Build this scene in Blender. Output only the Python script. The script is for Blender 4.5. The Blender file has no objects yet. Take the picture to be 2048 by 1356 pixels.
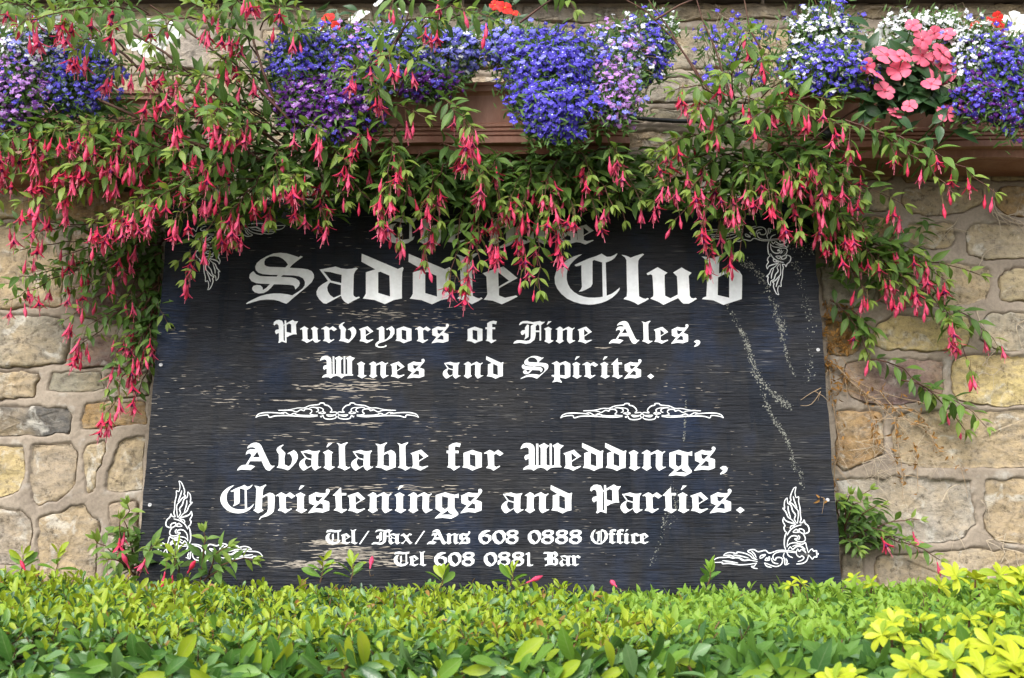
import bpy, math, random
import numpy as np
from mathutils import Vector, Matrix, noise
from mathutils.geometry import tessellate_polygon

random.seed(7); rng = np.random.default_rng(7)
C = bpy.context.scene.collection
scene = bpy.context.scene

# ------------------------------------------------------------------ camera
CAM_D, CAM_Z, PITCH, F = 1.95, 1.46, math.radians(9.0), 2100.0
cam_d = bpy.data.cameras.new('camera'); cam = bpy.data.objects.new('camera', cam_d); C.objects.link(cam)
cam.location = (0, -CAM_D, CAM_Z); cam.rotation_euler = (math.radians(90) + PITCH, 0, 0)
cam_d.sensor_width = 36; cam_d.lens = F / 2048 * 36
cam_d.clip_start = 0.02; cam_d.clip_end = 500
cam_d.dof.use_dof = True; cam_d.dof.focus_distance = 1.80; cam_d.dof.aperture_fstop = 13.0
scene.camera = cam

# ------------------------------------------------------------------ light
world = bpy.data.worlds.new('World'); scene.world = world; world.use_nodes = True
wn, wl = world.node_tree.nodes, world.node_tree.links
wn.clear()
SUN_EL, SUN_AZ = math.radians(43), math.radians(203)
sky = wn.new('ShaderNodeTexSky'); sky.sky_type = 'NISHITA'; sky.sun_disc = False
sky.sun_elevation = SUN_EL; sky.sun_rotation = SUN_AZ; sky.dust_density = 3.0; sky.air_density = 1.0
hs = wn.new('ShaderNodeHueSaturation'); hs.inputs['Saturation'].default_value = 0.28
bg = wn.new('ShaderNodeBackground'); bg.inputs['Strength'].default_value = 0.15
wo = wn.new('ShaderNodeOutputWorld')
wl.new(sky.outputs[0], hs.inputs['Color']); wl.new(hs.outputs[0], bg.inputs['Color']); wl.new(bg.outputs[0], wo.inputs['Surface'])
sl = bpy.data.lights.new('sun', 'SUN'); sl.energy = 1.5; sl.angle = math.radians(40); sl.color = (1.0, 0.975, 0.93)
so = bpy.data.objects.new('sun', sl); C.objects.link(so)
_dir = Vector((math.sin(SUN_AZ) * math.cos(SUN_EL), math.cos(SUN_AZ) * math.cos(SUN_EL), math.sin(SUN_EL)))
so.rotation_euler = _dir.to_track_quat('Z', 'Y').to_euler(); so.location = (0, -3, 6)
scene.view_settings.view_transform = 'Standard'; scene.view_settings.look = 'None'
scene.view_settings.gamma = 1.0; scene.view_settings.exposure = 1.08
scene.view_settings.use_curve_mapping = False

# ------------------------------------------------------------------ helpers
def ray(px, py):
    a, b = (px - 1024) / F, (678 - py) / F
    return Vector((a, math.cos(PITCH) - b * math.sin(PITCH), math.sin(PITCH) + b * math.cos(PITCH)))
CO = Vector((0, -CAM_D, CAM_Z))
def at(px, py, Y):
    d = ray(px, py); return CO + d * ((Y + CAM_D) / d.y)
def proj(P):
    q = P - CO; w = q.y * math.cos(PITCH) + q.z * math.sin(PITCH)
    u = -q.y * math.sin(PITCH) + q.z * math.cos(PITCH)
    if w <= 0.05: return (-9999, -9999, w)
    return (1024 + F * q.x / w, 678 - F * u / w, w)

def tag(o, label=None, cat=None, group=None, kind=None):
    if label: o['label'] = label
    if cat: o['category'] = cat
    if group: o['group'] = group
    if kind: o['kind'] = kind
    return o
def empty(name, loc, label, cat, group=None):
    o = bpy.data.objects.new(name, None); C.objects.link(o); o.location = loc; o.empty_display_size = 0.05
    return tag(o, label, cat, group)
def link(name, me, parent=None, mats=None):
    if mats:
        for m in (mats if isinstance(mats, (list, tuple)) else [mats]): me.materials.append(m)
    o = bpy.data.objects.new(name, me); C.objects.link(o)
    if parent is not None:
        o.parent = parent; o.matrix_parent_inverse = Matrix.Translation(-Vector(parent.location)) if parent.parent is None else Matrix.Identity(4)
    return o
def pmesh(name, V, Fc, parent=None, mats=None, smooth=False):
    me = bpy.data.meshes.new(name); me.from_pydata([tuple(v) for v in V], [], [tuple(f) for f in Fc]); me.update()
    if smooth: me.polygons.foreach_set('use_smooth', [True] * len(me.polygons))
    return link(name, me, parent, mats)

class MB:
    def __init__(s): s.v = []; s.f = []
    def add(s, V, Fc):
        n = len(s.v); s.v += [tuple(v) for v in V]; s.f += [tuple(i + n for i in f) for f in Fc]
    def box(s, x0, x1, y0, y1, z0, z1):
        s.add([(x0,y0,z0),(x1,y0,z0),(x1,y1,z0),(x0,y1,z0),(x0,y0,z1),(x1,y0,z1),(x1,y1,z1),(x0,y1,z1)],
              [(0,3,2,1),(4,5,6,7),(0,1,5,4),(1,2,6,5),(2,3,7,6),(3,0,4,7)])
    def tube(s, pts, r0, r1=None, n=5, cap=True):
        if r1 is None: r1 = r0
        pts = [Vector(p) for p in pts]; V = []; Fc = []; m = len(pts)
        for i, p in enumerate(pts):
            t = (pts[min(i + 1, m - 1)] - pts[max(i - 1, 0)]).normalized()
            a = t.cross(Vector((0.3, 1, 0.2))).normalized(); b = t.cross(a)
            r = r0 + (r1 - r0) * i / max(1, m - 1)
            for k in range(n):
                w = 2 * math.pi * k / n; V.append(p + a * math.cos(w) * r + b * math.sin(w) * r)
        for i in range(m - 1):
            for k in range(n):
                k2 = (k + 1) % n; Fc.append((i*n+k, i*n+k2, (i+1)*n+k2, (i+1)*n+k))
        if cap: Fc.append(tuple(range(n - 1, -1, -1))); Fc.append(tuple((m-1)*n + k for k in range(n)))
        s.add(V, Fc)
    def build(s, name, parent=None, mats=None, smooth=False): return pmesh(name, s.v, s.f, parent, mats, smooth)

# node helpers
def mat(name, base=(0.5,0.5,0.5), rough=0.6, spec=0.5, **kw):
    m = bpy.data.materials.new(name); m.use_nodes = True
    b = m.node_tree.nodes['Principled BSDF']
    b.inputs['Base Color'].default_value = (*base, 1); b.inputs['Roughness'].default_value = rough
    b.inputs['Specular IOR Level'].default_value = spec
    return m
class NT:
    def __init__(s, m): s.t = m.node_tree; s.n = s.t.nodes; s.b = s.n['Principled BSDF']; s.out = s.n['Material Output']
    def new(s, ty, **kw):
        o = s.n.new('ShaderNode' + ty)
        for k, v in kw.items():
            if k.startswith('i_'): o.inputs[k[2:].replace('_', ' ')].default_value = v
            else: setattr(o, k, v)
        return o
    def l(s, a, b): s.t.links.new(a, b)
    def noise(s, vec, scale, detail=3, rough=0.55, dist=0.0):
        o = s.new('TexNoise'); o.inputs['Scale'].default_value = scale; o.inputs['Detail'].default_value = detail
        o.inputs['Roughness'].default_value = rough; o.inputs['Distortion'].default_value = dist
        if vec is not None: s.l(vec, o.inputs['Vector'])
        return o.outputs['Fac']
    def ramp(s, fac, stops):
        o = s.new('ValToRGB'); e = o.color_ramp.elements
        while len(e) < len(stops): e.new(0.5)
        for el, (p, c) in zip(e, stops):
            el.position = p; el.color = (*c, 1) if len(c) == 3 else c
        s.l(fac, o.inputs[0]); return o.outputs[0]
    def rampf(s, fac, a, b): return s.ramp(fac, [(a, (0,0,0)), (b, (1,1,1))])
    def mix(s, f, a, b, blend='MIX'):
        o = s.new('Mix'); o.data_type = 'RGBA'; o.blend_type = blend
        for sock, v in ((o.inputs[0], f), (o.inputs[6], a), (o.inputs[7], b)):
            if hasattr(v, 'links') or hasattr(v, 'is_linked'): s.l(v, sock)
            elif isinstance(v, (int, float)): sock.default_value = v
            else: sock.default_value = (*v, 1)
        return o.outputs[2]
    def math(s, op, a, b=0.0):
        o = s.new('Math'); o.operation = op
        for sock, v in ((o.inputs[0], a), (o.inputs[1], b)):
            if hasattr(v, 'is_linked'): s.l(v, sock)
            else: sock.default_value = v
        return o.outputs[0]
    def map(s, vec, scale):
        o = s.new('Mapping'); o.inputs['Scale'].default_value = scale; s.l(vec, o.inputs['Vector']); return o.outputs[0]
    def bump(s, h, strength=0.4, dist=0.002):
        o = s.new('Bump'); o.inputs['Strength'].default_value = strength; o.inputs['Distance'].default_value = dist
        s.l(h, o.inputs['Height']); s.l(o.outputs[0], s.b.inputs['Normal'])

# ------------------------------------------------------------------ materials
def m_stone():
    m = mat('sandstone', rough=0.9, spec=0.2); t = NT(m)
    oi = t.new('ObjectInfo'); tc = t.new('TexCoord'); g = t.new('NewGeometry'); P = g.outputs['Position']
    lay = t.map(P, (1.5, 1.5, 3.4))
    n1 = t.noise(P, 9, 5, 0.6); n2 = t.noise(lay, 17, 7, 0.7, 0.0); n3 = t.noise(P, 90, 5, 0.7); n4 = t.noise(P, 22, 4, 0.6, 1.0)
    warm = t.mix(t.rampf(n1, 0.42, 0.62), oi.outputs['Color'], (0.42, 0.31, 0.17))
    c = t.mix(0.45, oi.outputs['Color'], warm)
    c = t.mix(t.math('MULTIPLY', t.rampf(n2, 0.46, 0.66), 0.6), c, (0.22, 0.195, 0.165))
    c = t.mix(t.math('MULTIPLY', t.rampf(n4, 0.56, 0.66), 0.55), c, (0.50, 0.48, 0.43))
    sp = t.ramp(n3, [(0.28, (0.30,0.28,0.25)), (0.48, (1,1,1)), (0.75, (1.4,1.36,1.28))])
    c = t.mix(0.75, c, sp, 'MULTIPLY')
    n6 = t.noise(P, 45, 6, 0.75); c = t.mix(t.math('MULTIPLY', t.ramp(n6, [(0.34, (1,1,1)), (0.42, (0,0,0))]), 0.6), c, (0.10, 0.08, 0.06))
    c = t.mix(t.math('MULTIPLY', t.rampf(n6, 0.62, 0.70), 0.5), c, (0.52, 0.49, 0.42))
    t.l(c, t.b.inputs['Base Color'])
    n5 = t.noise(P, 320, 3, 0.7); h = t.math('ADD', t.math('MULTIPLY', n2, 0.9), t.math('ADD', t.math('MULTIPLY', n3, 0.6), t.math('MULTIPLY', n5, 0.25))); t.bump(h, 0.9, 0.0045)
    return m
def m_mortar():
    m = mat('mortar', rough=0.92, spec=0.15); t = NT(m); g = t.new('NewGeometry'); P = g.outputs['Position']
    n1 = t.noise(P, 5, 4); n2 = t.noise(P, 160, 4, 0.7); n3 = t.noise(P, 30, 5, 0.6)
    c = t.ramp(n1, [(0.35, (0.25,0.205,0.16)), (0.65, (0.34,0.285,0.225))])
    c = t.mix(t.math('MULTIPLY', t.rampf(n3, 0.58, 0.72), 0.5), c, (0.46, 0.44, 0.40))
    c = t.mix(t.math('MULTIPLY', t.rampf(t.noise(P, 12, 5), 0.56, 0.7), 0.5), c, (0.17, 0.14, 0.12))
    c = t.mix(0.4, c, t.ramp(n2, [(0.3, (0.55,0.55,0.55)), (0.6, (1.1,1.1,1.1))]), 'MULTIPLY')
    t.l(c, t.b.inputs['Base Color']); t.bump(t.math('ADD', n3, t.math('MULTIPLY', n2, 0.5)), 0.6, 0.003)
    return m
def m_board():
    m = mat('painted_plywood', rough=0.5, spec=0.17); t = NT(m); tc = t.new('TexCoord'); O = tc.outputs['Object']
    s1 = t.map(O, (3.0, 1, 55.0)); s2 = t.map(O, (9.0, 1, 210.0)); s3 = t.map(O, (2.2, 1, 7.0)); s4 = t.map(O, (14.0, 1, 330.0))
    grain = t.noise(s1, 1.6, 6, 0.65, 0.35); fine = t.noise(s2, 1.6, 4, 0.6, 0.2); big = t.noise(s3, 1.3, 3, 0.5, 0.4); vf = t.noise(s4, 1.5, 3)
    vert = t.noise(t.map(O, (14.0, 1, 1.2)), 1.6, 4, 0.55)
    c = t.ramp(big, [(0.30, (0.005,0.007,0.012)), (0.48, (0.008,0.011,0.018)), (0.60, (0.014,0.015,0.018)), (0.75, (0.010,0.016,0.032))])
    c = t.mix(t.math('MULTIPLY', t.rampf(vert, 0.50, 0.75), 0.22), c, (0.016, 0.024, 0.04))
    c = t.mix(t.math('MULTIPLY', t.rampf(vert, 0.48, 0.28), 0.2), c, (0.03, 0.026, 0.023))
    blue = t.noise(t.map(O, (6, 1, 3.2)), 1.3, 4, 0.6)
    c = t.mix(t.math('MULTIPLY', t.rampf(blue, 0.52, 0.78), 0.6), c, (0.012, 0.028, 0.075))
    # cracks (dark) and light worn edges of the grain
    crack = t.ramp(fine, [(0.36, (1,1,1)), (0.44, (0,0,0))])
    c = t.mix(t.math('MULTIPLY', crack, 0.8), c, (0.004, 0.004, 0.006))
    wear = t.math('MULTIPLY', t.rampf(vf, 0.60, 0.68), t.rampf(t.noise(t.map(O, (4, 1, 13)), 1.5, 4, 0.6), 0.47, 0.62))
    c = t.mix(t.math('MULTIPLY', wear, 0.34), c, (0.30, 0.29, 0.27))
    t.l(c, t.b.inputs['Base Color'])
    r = t.ramp(vf, [(0.3, (0.38,)*3), (0.7, (0.62,)*3)]); t.l(r, t.b.inputs['Roughness'])
    t.bump(t.math('ADD', t.math('MULTIPLY', grain, 0.8), t.math('ADD', t.math('MULTIPLY', fine, 1.6), t.math('MULTIPLY', vf, 0.5))), 0.85, 0.0022)
    return m
def m_leaf(name, c0, c1, vein, rough=0.45, trans=0.35, spec=0.4):
    m = mat(name, c0, rough, spec); t = NT(m)
    uv = t.new('UVMap'); sep = t.new('SeparateXYZ'); t.l(uv.outputs[0], sep.inputs[0])
    g = t.new('NewGeometry'); oi = t.new('ObjectInfo')
    n = t.noise(g.outputs['Position'], 34, 3); n2 = t.noise(g.outputs['Position'], 260, 3)
    f = t.rampf(n, 0.35, 0.65)
    c = t.mix(f, c0, c1)
    c = t.mix(t.math('MULTIPLY', oi.outputs['Random'], 0.4), c, c1)
    # midrib and slanted side veins
    a = t.math('ABSOLUTE', sep.outputs[0])
    rib = t.ramp(a, [(0.03, (1,1,1)), (0.09, (0,0,0))])
    sv = t.math('SINE', t.math('MULTIPLY', t.math('SUBTRACT', sep.outputs[1], t.math('MULTIPLY', a, 0.22)), 44.0))
    sv = t.ramp(sv, [(0.86, (0,0,0)), (0.98, (1,1,1))])
    v = t.math('MAXIMUM', t.math('MULTIPLY', rib, 0.6), t.math('MULTIPLY', sv, 0.22))
    c = t.mix(v, c, vein)
    c = t.mix(t.math('MULTIPLY', t.rampf(n2, 0.60, 0.8), 0.22), c, (0.16, 0.11, 0.04))
    t.l(c, t.b.inputs['Base Color'])
    t.bump(t.math('ADD', sv, n2), 0.25, 0.0006)
    tr = t.new('BsdfTranslucent'); t.l(t.mix(0.5, c, (c1[0]*1.5, c1[1]*1.35, c1[2]*0.7)), tr.inputs['Color'])
    ms = t.new('MixShader'); ms.inputs[0].default_value = trans
    t.l(t.b.outputs[0], ms.inputs[1]); t.l(tr.outputs[0], ms.inputs[2]); t.l(ms.outputs[0], t.out.inputs['Surface'])
    return m
def m_petal(name, c0, c1, trans=0.3, rough=0.5, scale=220):
    m = mat(name, c0, rough, 0.3); t = NT(m); g = t.new('NewGeometry')
    n = t.noise(g.outputs['Position'], scale, 2); oi = t.new('ObjectInfo')
    c = t.mix(t.rampf(n, 0.35, 0.65), c0, c1); c = t.mix(t.math('MULTIPLY', oi.outputs['Random'], 0.35), c, c1)
    t.l(c, t.b.inputs['Base Color'])
    tr = t.new('BsdfTranslucent'); t.l(c, tr.inputs['Color']); ms = t.new('MixShader'); ms.inputs[0].default_value = trans
    t.l(t.b.outputs[0], ms.inputs[1]); t.l(tr.outputs[0], ms.inputs[2]); t.l(ms.outputs[0], t.out.inputs['Surface'])
    return m
def m_noisy(name, c0, c1, scale, rough=0.7, bump=0.3, dist=0.002, stretch=(1,1,1), spec=0.35):
    m = mat(name, c0, rough, spec); t = NT(m); g = t.new('NewGeometry'); P = t.map(g.outputs['Position'], stretch)
    n = t.noise(P, scale, 5, 0.6); n2 = t.noise(P, scale * 7, 4, 0.6)
    c = t.mix(t.rampf(n, 0.35, 0.65), c0, c1); c = t.mix(0.3, c, t.ramp(n2, [(0.3, (0.5,)*3), (0.7, (1.2,)*3)]), 'MULTIPLY')
    t.l(c, t.b.inputs['Base Color']); t.bump(n2, bump, dist); return m

M = {}
M['stone'] = m_stone(); M['mortar'] = m_mortar(); M['board'] = m_board()
M['vinyl'] = m_noisy('white_vinyl', (0.80,0.82,0.83), (0.72,0.74,0.76), 9, 0.42, 0.05, 0.0005)
M['peel'] = m_noisy('bare_weathered_wood', (0.42,0.37,0.31), (0.25,0.225,0.195), 60, 0.8, 0.4, 0.001, (0.2,1,3))
M['lichen'] = m_noisy('grey_lichen', (0.33,0.33,0.29), (0.16,0.165,0.15), 120, 0.95, 0.5, 0.001)
M['terra'] = m_noisy('brown_plastic', (0.22,0.085,0.05), (0.31,0.155,0.105), 22, 0.55, 0.15, 0.001, (1,1,0.3))
M['terra_dark'] = m_noisy('brown_plastic_shadow_line', (0.21,0.085,0.05), (0.25,0.11,0.07), 14, 0.6, 0.15, 0.001)
M['soil'] = m_noisy('soil', (0.05,0.035,0.02), (0.09,0.06,0.04), 60, 0.95, 0.8, 0.004)
M['coping'] = m_noisy('coping_stone', (0.06,0.05,0.045), (0.11,0.095,0.085), 12, 0.9, 0.6, 0.004)
M['cable'] = m_noisy('black_cable', (0.01,0.012,0.014), (0.02,0.02,0.022), 40, 0.4, 0.1, 0.0005)
M['metal'] = m_noisy('zinc_screw', (0.55,0.55,0.56), (0.4,0.4,0.42), 300, 0.35, 0.1, 0.0002)
M['wood'] = m_noisy('bare_timber', (0.20,0.14,0.09), (0.28,0.2,0.13), 12, 0.8, 0.4, 0.002, (1,1,8))
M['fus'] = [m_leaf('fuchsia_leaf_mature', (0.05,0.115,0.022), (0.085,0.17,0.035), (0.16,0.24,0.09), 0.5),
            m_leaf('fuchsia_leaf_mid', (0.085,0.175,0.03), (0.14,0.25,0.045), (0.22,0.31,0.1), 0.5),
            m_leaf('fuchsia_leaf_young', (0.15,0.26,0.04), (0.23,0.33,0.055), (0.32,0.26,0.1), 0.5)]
M['hedge'] = [m_leaf('hedge_leaf_mature', (0.035,0.105,0.018), (0.065,0.16,0.028), (0.15,0.24,0.08), 0.32, 0.15, 0.5),
              m_leaf('hedge_leaf_mid', (0.08,0.19,0.022), (0.14,0.27,0.03), (0.22,0.34,0.1), 0.38, 0.25, 0.45),
              m_leaf('hedge_leaf_young', (0.22,0.36,0.018), (0.36,0.44,0.03), (0.36,0.42,0.10), 0.42, 0.35, 0.4),
              m_leaf('hedge_leaf_bronze', (0.24,0.17,0.04), (0.34,0.16,0.04), (0.34,0.25,0.1), 0.5, 0.3, 0.4),
              m_leaf('hedge_leaf_old_dark', (0.022,0.07,0.02), (0.04,0.11,0.028), (0.12,0.19,0.08), 0.28, 0.1, 0.55),
              m_leaf('hedge_leaf_grey_green', (0.10,0.20,0.075), (0.14,0.26,0.09), (0.22,0.33,0.15), 0.36, 0.2, 0.5)]
M['serr'] = [m_leaf('toothed_leaf_mature', (0.035,0.105,0.025), (0.06,0.15,0.035), (0.14,0.22,0.09), 0.45, 0.25),
             m_leaf('toothed_leaf_mid', (0.085,0.20,0.035), (0.13,0.27,0.045), (0.2,0.32,0.1), 0.48, 0.35),
             m_leaf('toothed_leaf_young', (0.18,0.36,0.035), (0.27,0.42,0.05), (0.3,0.38,0.12), 0.5, 0.4)]
M['gold'] = [m_leaf('golden_leaf', (0.38,0.46,0.018), (0.48,0.54,0.03), (0.55,0.58,0.10), 0.42, 0.3),
             m_leaf('golden_leaf_green', (0.20,0.34,0.02), (0.32,0.43,0.03), (0.5,0.55,0.12), 0.45, 0.4)]
M['dark_leaf'] = [m_leaf('busy_leaf', (0.02,0.06,0.018), (0.035,0.09,0.03), (0.07,0.13,0.05), 0.35, 0.2)]
M['sepal'] = [m_petal('fuchsia_sepal_pink', (0.75,0.05,0.15), (0.82,0.13,0.25), .35), m_petal('fuchsia_sepal_red', (0.70,0.025,0.085), (0.76,0.06,0.15), .35)]
M['corolla'] = m_petal('fuchsia_corolla_violet', (0.10,0.008,0.09), (0.17,0.015,0.13), 0.15)
M['stamen'] = m_petal('fuchsia_stamen', (0.75,0.12,0.20), (0.8,0.25,0.33), 0.1)
M['pedicel'] = m_noisy('fuchsia_pedicel', (0.20,0.09,0.05), (0.16,0.14,0.05), 60, 0.6, 0.1, 0.0005)
M['twig'] = m_noisy('fuchsia_stem', (0.07,0.022,0.018), (0.11,0.055,0.03), 50, 0.6, 0.3, 0.0006)
M['hedge_twig'] = m_noisy('hedge_stem', (0.16,0.08,0.04), (0.10,0.06,0.035), 50, 0.8, 0.4, 0.0006)
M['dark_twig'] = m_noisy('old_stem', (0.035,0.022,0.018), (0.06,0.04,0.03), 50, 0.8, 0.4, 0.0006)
M['dry'] = m_noisy('dried_stem', (0.40,0.30,0.20), (0.30,0.20,0.11), 60, 0.85, 0.2, 0.0005)
M['dry_leaf'] = m_noisy('withered_leaf', (0.34,0.17,0.04), (0.22,0.11,0.03), 80, 0.85, 0.2, 0.0005)
M['root'] = m_noisy('ivy_root', (0.50,0.42,0.31), (0.36,0.29,0.21), 80, 0.9, 0.4, 0.0008)
M['lob_green'] = [m_leaf('lobelia_leaf', (0.06,0.13,0.03), (0.10,0.19,0.04), (0.1,0.2,0.05), 0.5, 0.3)]
M['lob'] = {'blue': m_petal('lobelia_blue', (0.065,0.042,0.50), (0.12,0.095,0.62), 0.2, 0.55),
            'pale': m_petal('lobelia_pale_blue', (0.15,0.15,0.66), (0.25,0.26,0.74), 0.2, 0.55),
            'deep': m_petal('lobelia_deep_violet', (0.065,0.008,0.13), (0.13,0.02,0.26), 0.2, 0.55),
            'lilac': m_petal('lobelia_lilac', (0.38,0.16,0.56), (0.55,0.28,0.68), 0.2, 0.55),
            'white': m_petal('lobelia_white', (0.78,0.80,0.80), (0.70,0.73,0.76), 0.2, 0.55)}
M['eye'] = m_petal('lobelia_eye', (0.66,0.66,0.82), (0.46,0.46,0.75), 0.1)
M['coral'] = [m_petal('busy_coral', (0.82,0.12,0.21), (0.87,0.22,0.32), 0.3, 0.6, 40)]
M['coral_eye'] = m_petal('busy_eye', (0.62,0.05,0.10), (0.7,0.08,0.14), 0.1)
M['white_p'] = m_petal('petunia_white', (0.84,0.85,0.82), (0.78,0.80,0.76), 0.3, 0.55, 40)
M['white_eye'] = m_petal('petunia_throat', (0.60,0.66,0.30), (0.7,0.72,0.45), 0.2)
M['red_p'] = m_petal('scarlet_petal', (0.68,0.012,0.015), (0.76,0.05,0.03), 0.3, 0.55, 40)
M['red_eye'] = m_petal('scarlet_eye', (0.7,0.28,0.04), (0.6,0.15,0.03), 0.2)
M['ground'] = m_noisy('garden_ground', (0.07,0.05,0.035), (0.12,0.10,0.07), 3, 0.95, 0.6, 0.01)

# ------------------------------------------------------------------ leaf / flower templates  (V, T, UV, Mi)
class Tmpl:
    def __init__(s, V, T, UV, Mi, mats, smooth=True):
        s.V = np.array(V, float); s.T = np.array(T, int); s.UV = np.array(UV, float); s.Mi = np.array(Mi, int); s.mats = mats; s.me = None; s.smooth = smooth
    def mesh(s, name):
        if s.me is None: s.me = fill_mesh(name, s.V, s.T, s.UV, s.Mi, s.mats, s.smooth)
        return s.me
def fill_mesh(name, V, T, UV, Mi, mats, smooth=True):
    me = bpy.data.meshes.new(name)
    me.vertices.add(len(V)); me.vertices.foreach_set('co', np.ascontiguousarray(V, dtype=np.float32).ravel())
    me.loops.add(len(T) * 3); me.loops.foreach_set('vertex_index', np.ascontiguousarray(T, dtype=np.int32).ravel())
    me.polygons.add(len(T)); me.polygons.foreach_set('loop_start', np.arange(0, len(T) * 3, 3, dtype=np.int32))
    me.polygons.foreach_set('loop_total', np.full(len(T), 3, dtype=np.int32))
    for m in mats: me.materials.append(m)
    me.polygons.foreach_set('material_index', np.ascontiguousarray(Mi, dtype=np.int32))
    me.polygons.foreach_set('use_smooth', np.full(len(T), smooth, dtype=bool))
    uvl = me.uv_layers.new(name='UVMap'); uvl.data.foreach_set('uv', UV[T.ravel()].astype(np.float32).ravel())
    me.update(calc_edges=True); me.validate(); return me

def leaf_tmpl(mat_, rows, wid, curl=0.18, fold=0.16, wave=0.0, stalk=0.0, seed=0):
    """leaf along +Y, length 1, normal +Z"""
    r = random.Random(seed); V = []; UV = []; T = []
    n = len(rows)
    V.append((0, 0, 0)); UV.append((0, 0))
    for t, w in zip(rows, wid):
        z = -curl * t * t
        wz = wave * r.uniform(-1, 1)
        V += [(-w, t, z + fold * w * 2 + wz), (0, t, z), (w, t, z + fold * w * 2 - wz)]; UV += [(-1, t), (0, t), (1, t)]
    V.append((0, 1, -curl)); UV.append((0, 1))
    e = len(V) - 1
    T += [(0, 2, 1), (0, 3, 2)]
    for i in range(n - 1):
        a = 1 + i * 3; b = a + 3
        T += [(a, a+1, b+1), (a, b+1, b), (a+1, a+2, b+2), (a+1, b+2, b+1)]
    a = 1 + (n - 1) * 3
    T += [(a, a+1, e), (a+1, a+2, e)]
    if stalk:
        k = len(V); V += [(-0.02, 0.02, 0.0), (0.02, 0.02, 0.0), (0.015, -stalk, 0.02), (-0.015, -stalk, 0.02)]; UV += [(0, 0)] * 4
        T += [(k, k+1, k+2), (k, k+2, k+3)]
    return Tmpl(V, T, UV, [0] * len(T), [mat_])
FR = [0.14, 0.30, 0.46, 0.62, 0.78, 0.90]; FW = [0.10, 0.165, 0.18, 0.145, 0.09, 0.04]
OR = [0.18, 0.40, 0.62, 0.82, 0.94]; OW = [0.08, 0.155, 0.19, 0.15, 0.075]     # oval, widest past the middle
SR = [0.15, 0.30, 0.42, 0.54, 0.66, 0.78, 0.90]; SW = [0.12, 0.20, 0.185, 0.205, 0.15, 0.125, 0.05]
FT = [[leaf_tmpl(m_, FR, FW, 0.22 + 0.1*k, 0.20, 0.006, 0.12, k) for k in range(2)] for m_ in M['fus']]
HT = [[leaf_tmpl(m_, OR, OW, 0.10 + 0.12*k, 0.22, 0.008, 0.08, 10 + k) for k in range(2)] for m_ in M['hedge']]
ST = [[leaf_tmpl(m_, SR, SW, 0.16 + 0.12*k, 0.16, 0.012, 0.1, 20 + k) for k in range(2)] for m_ in M['serr']]
GT = [[leaf_tmpl(m_, OR, [w * 1.15 for w in OW], 0.25 + 0.12*k, 0.1, 0.01, 0.08, 30 + k) for k in range(2)] for m_ in M['gold']]
DT = [[leaf_tmpl(m_, FR, [w * 1.3 for w in FW], 0.25, 0.15, 0.01, 0.2, 40)] for m_ in M['dark_leaf']]
LT = [[leaf_tmpl(m_, [0.3, 0.7], [0.10, 0.10], 0.2, 0.1, 0, 0, 50)] for m_ in M['lob_green']]

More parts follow.
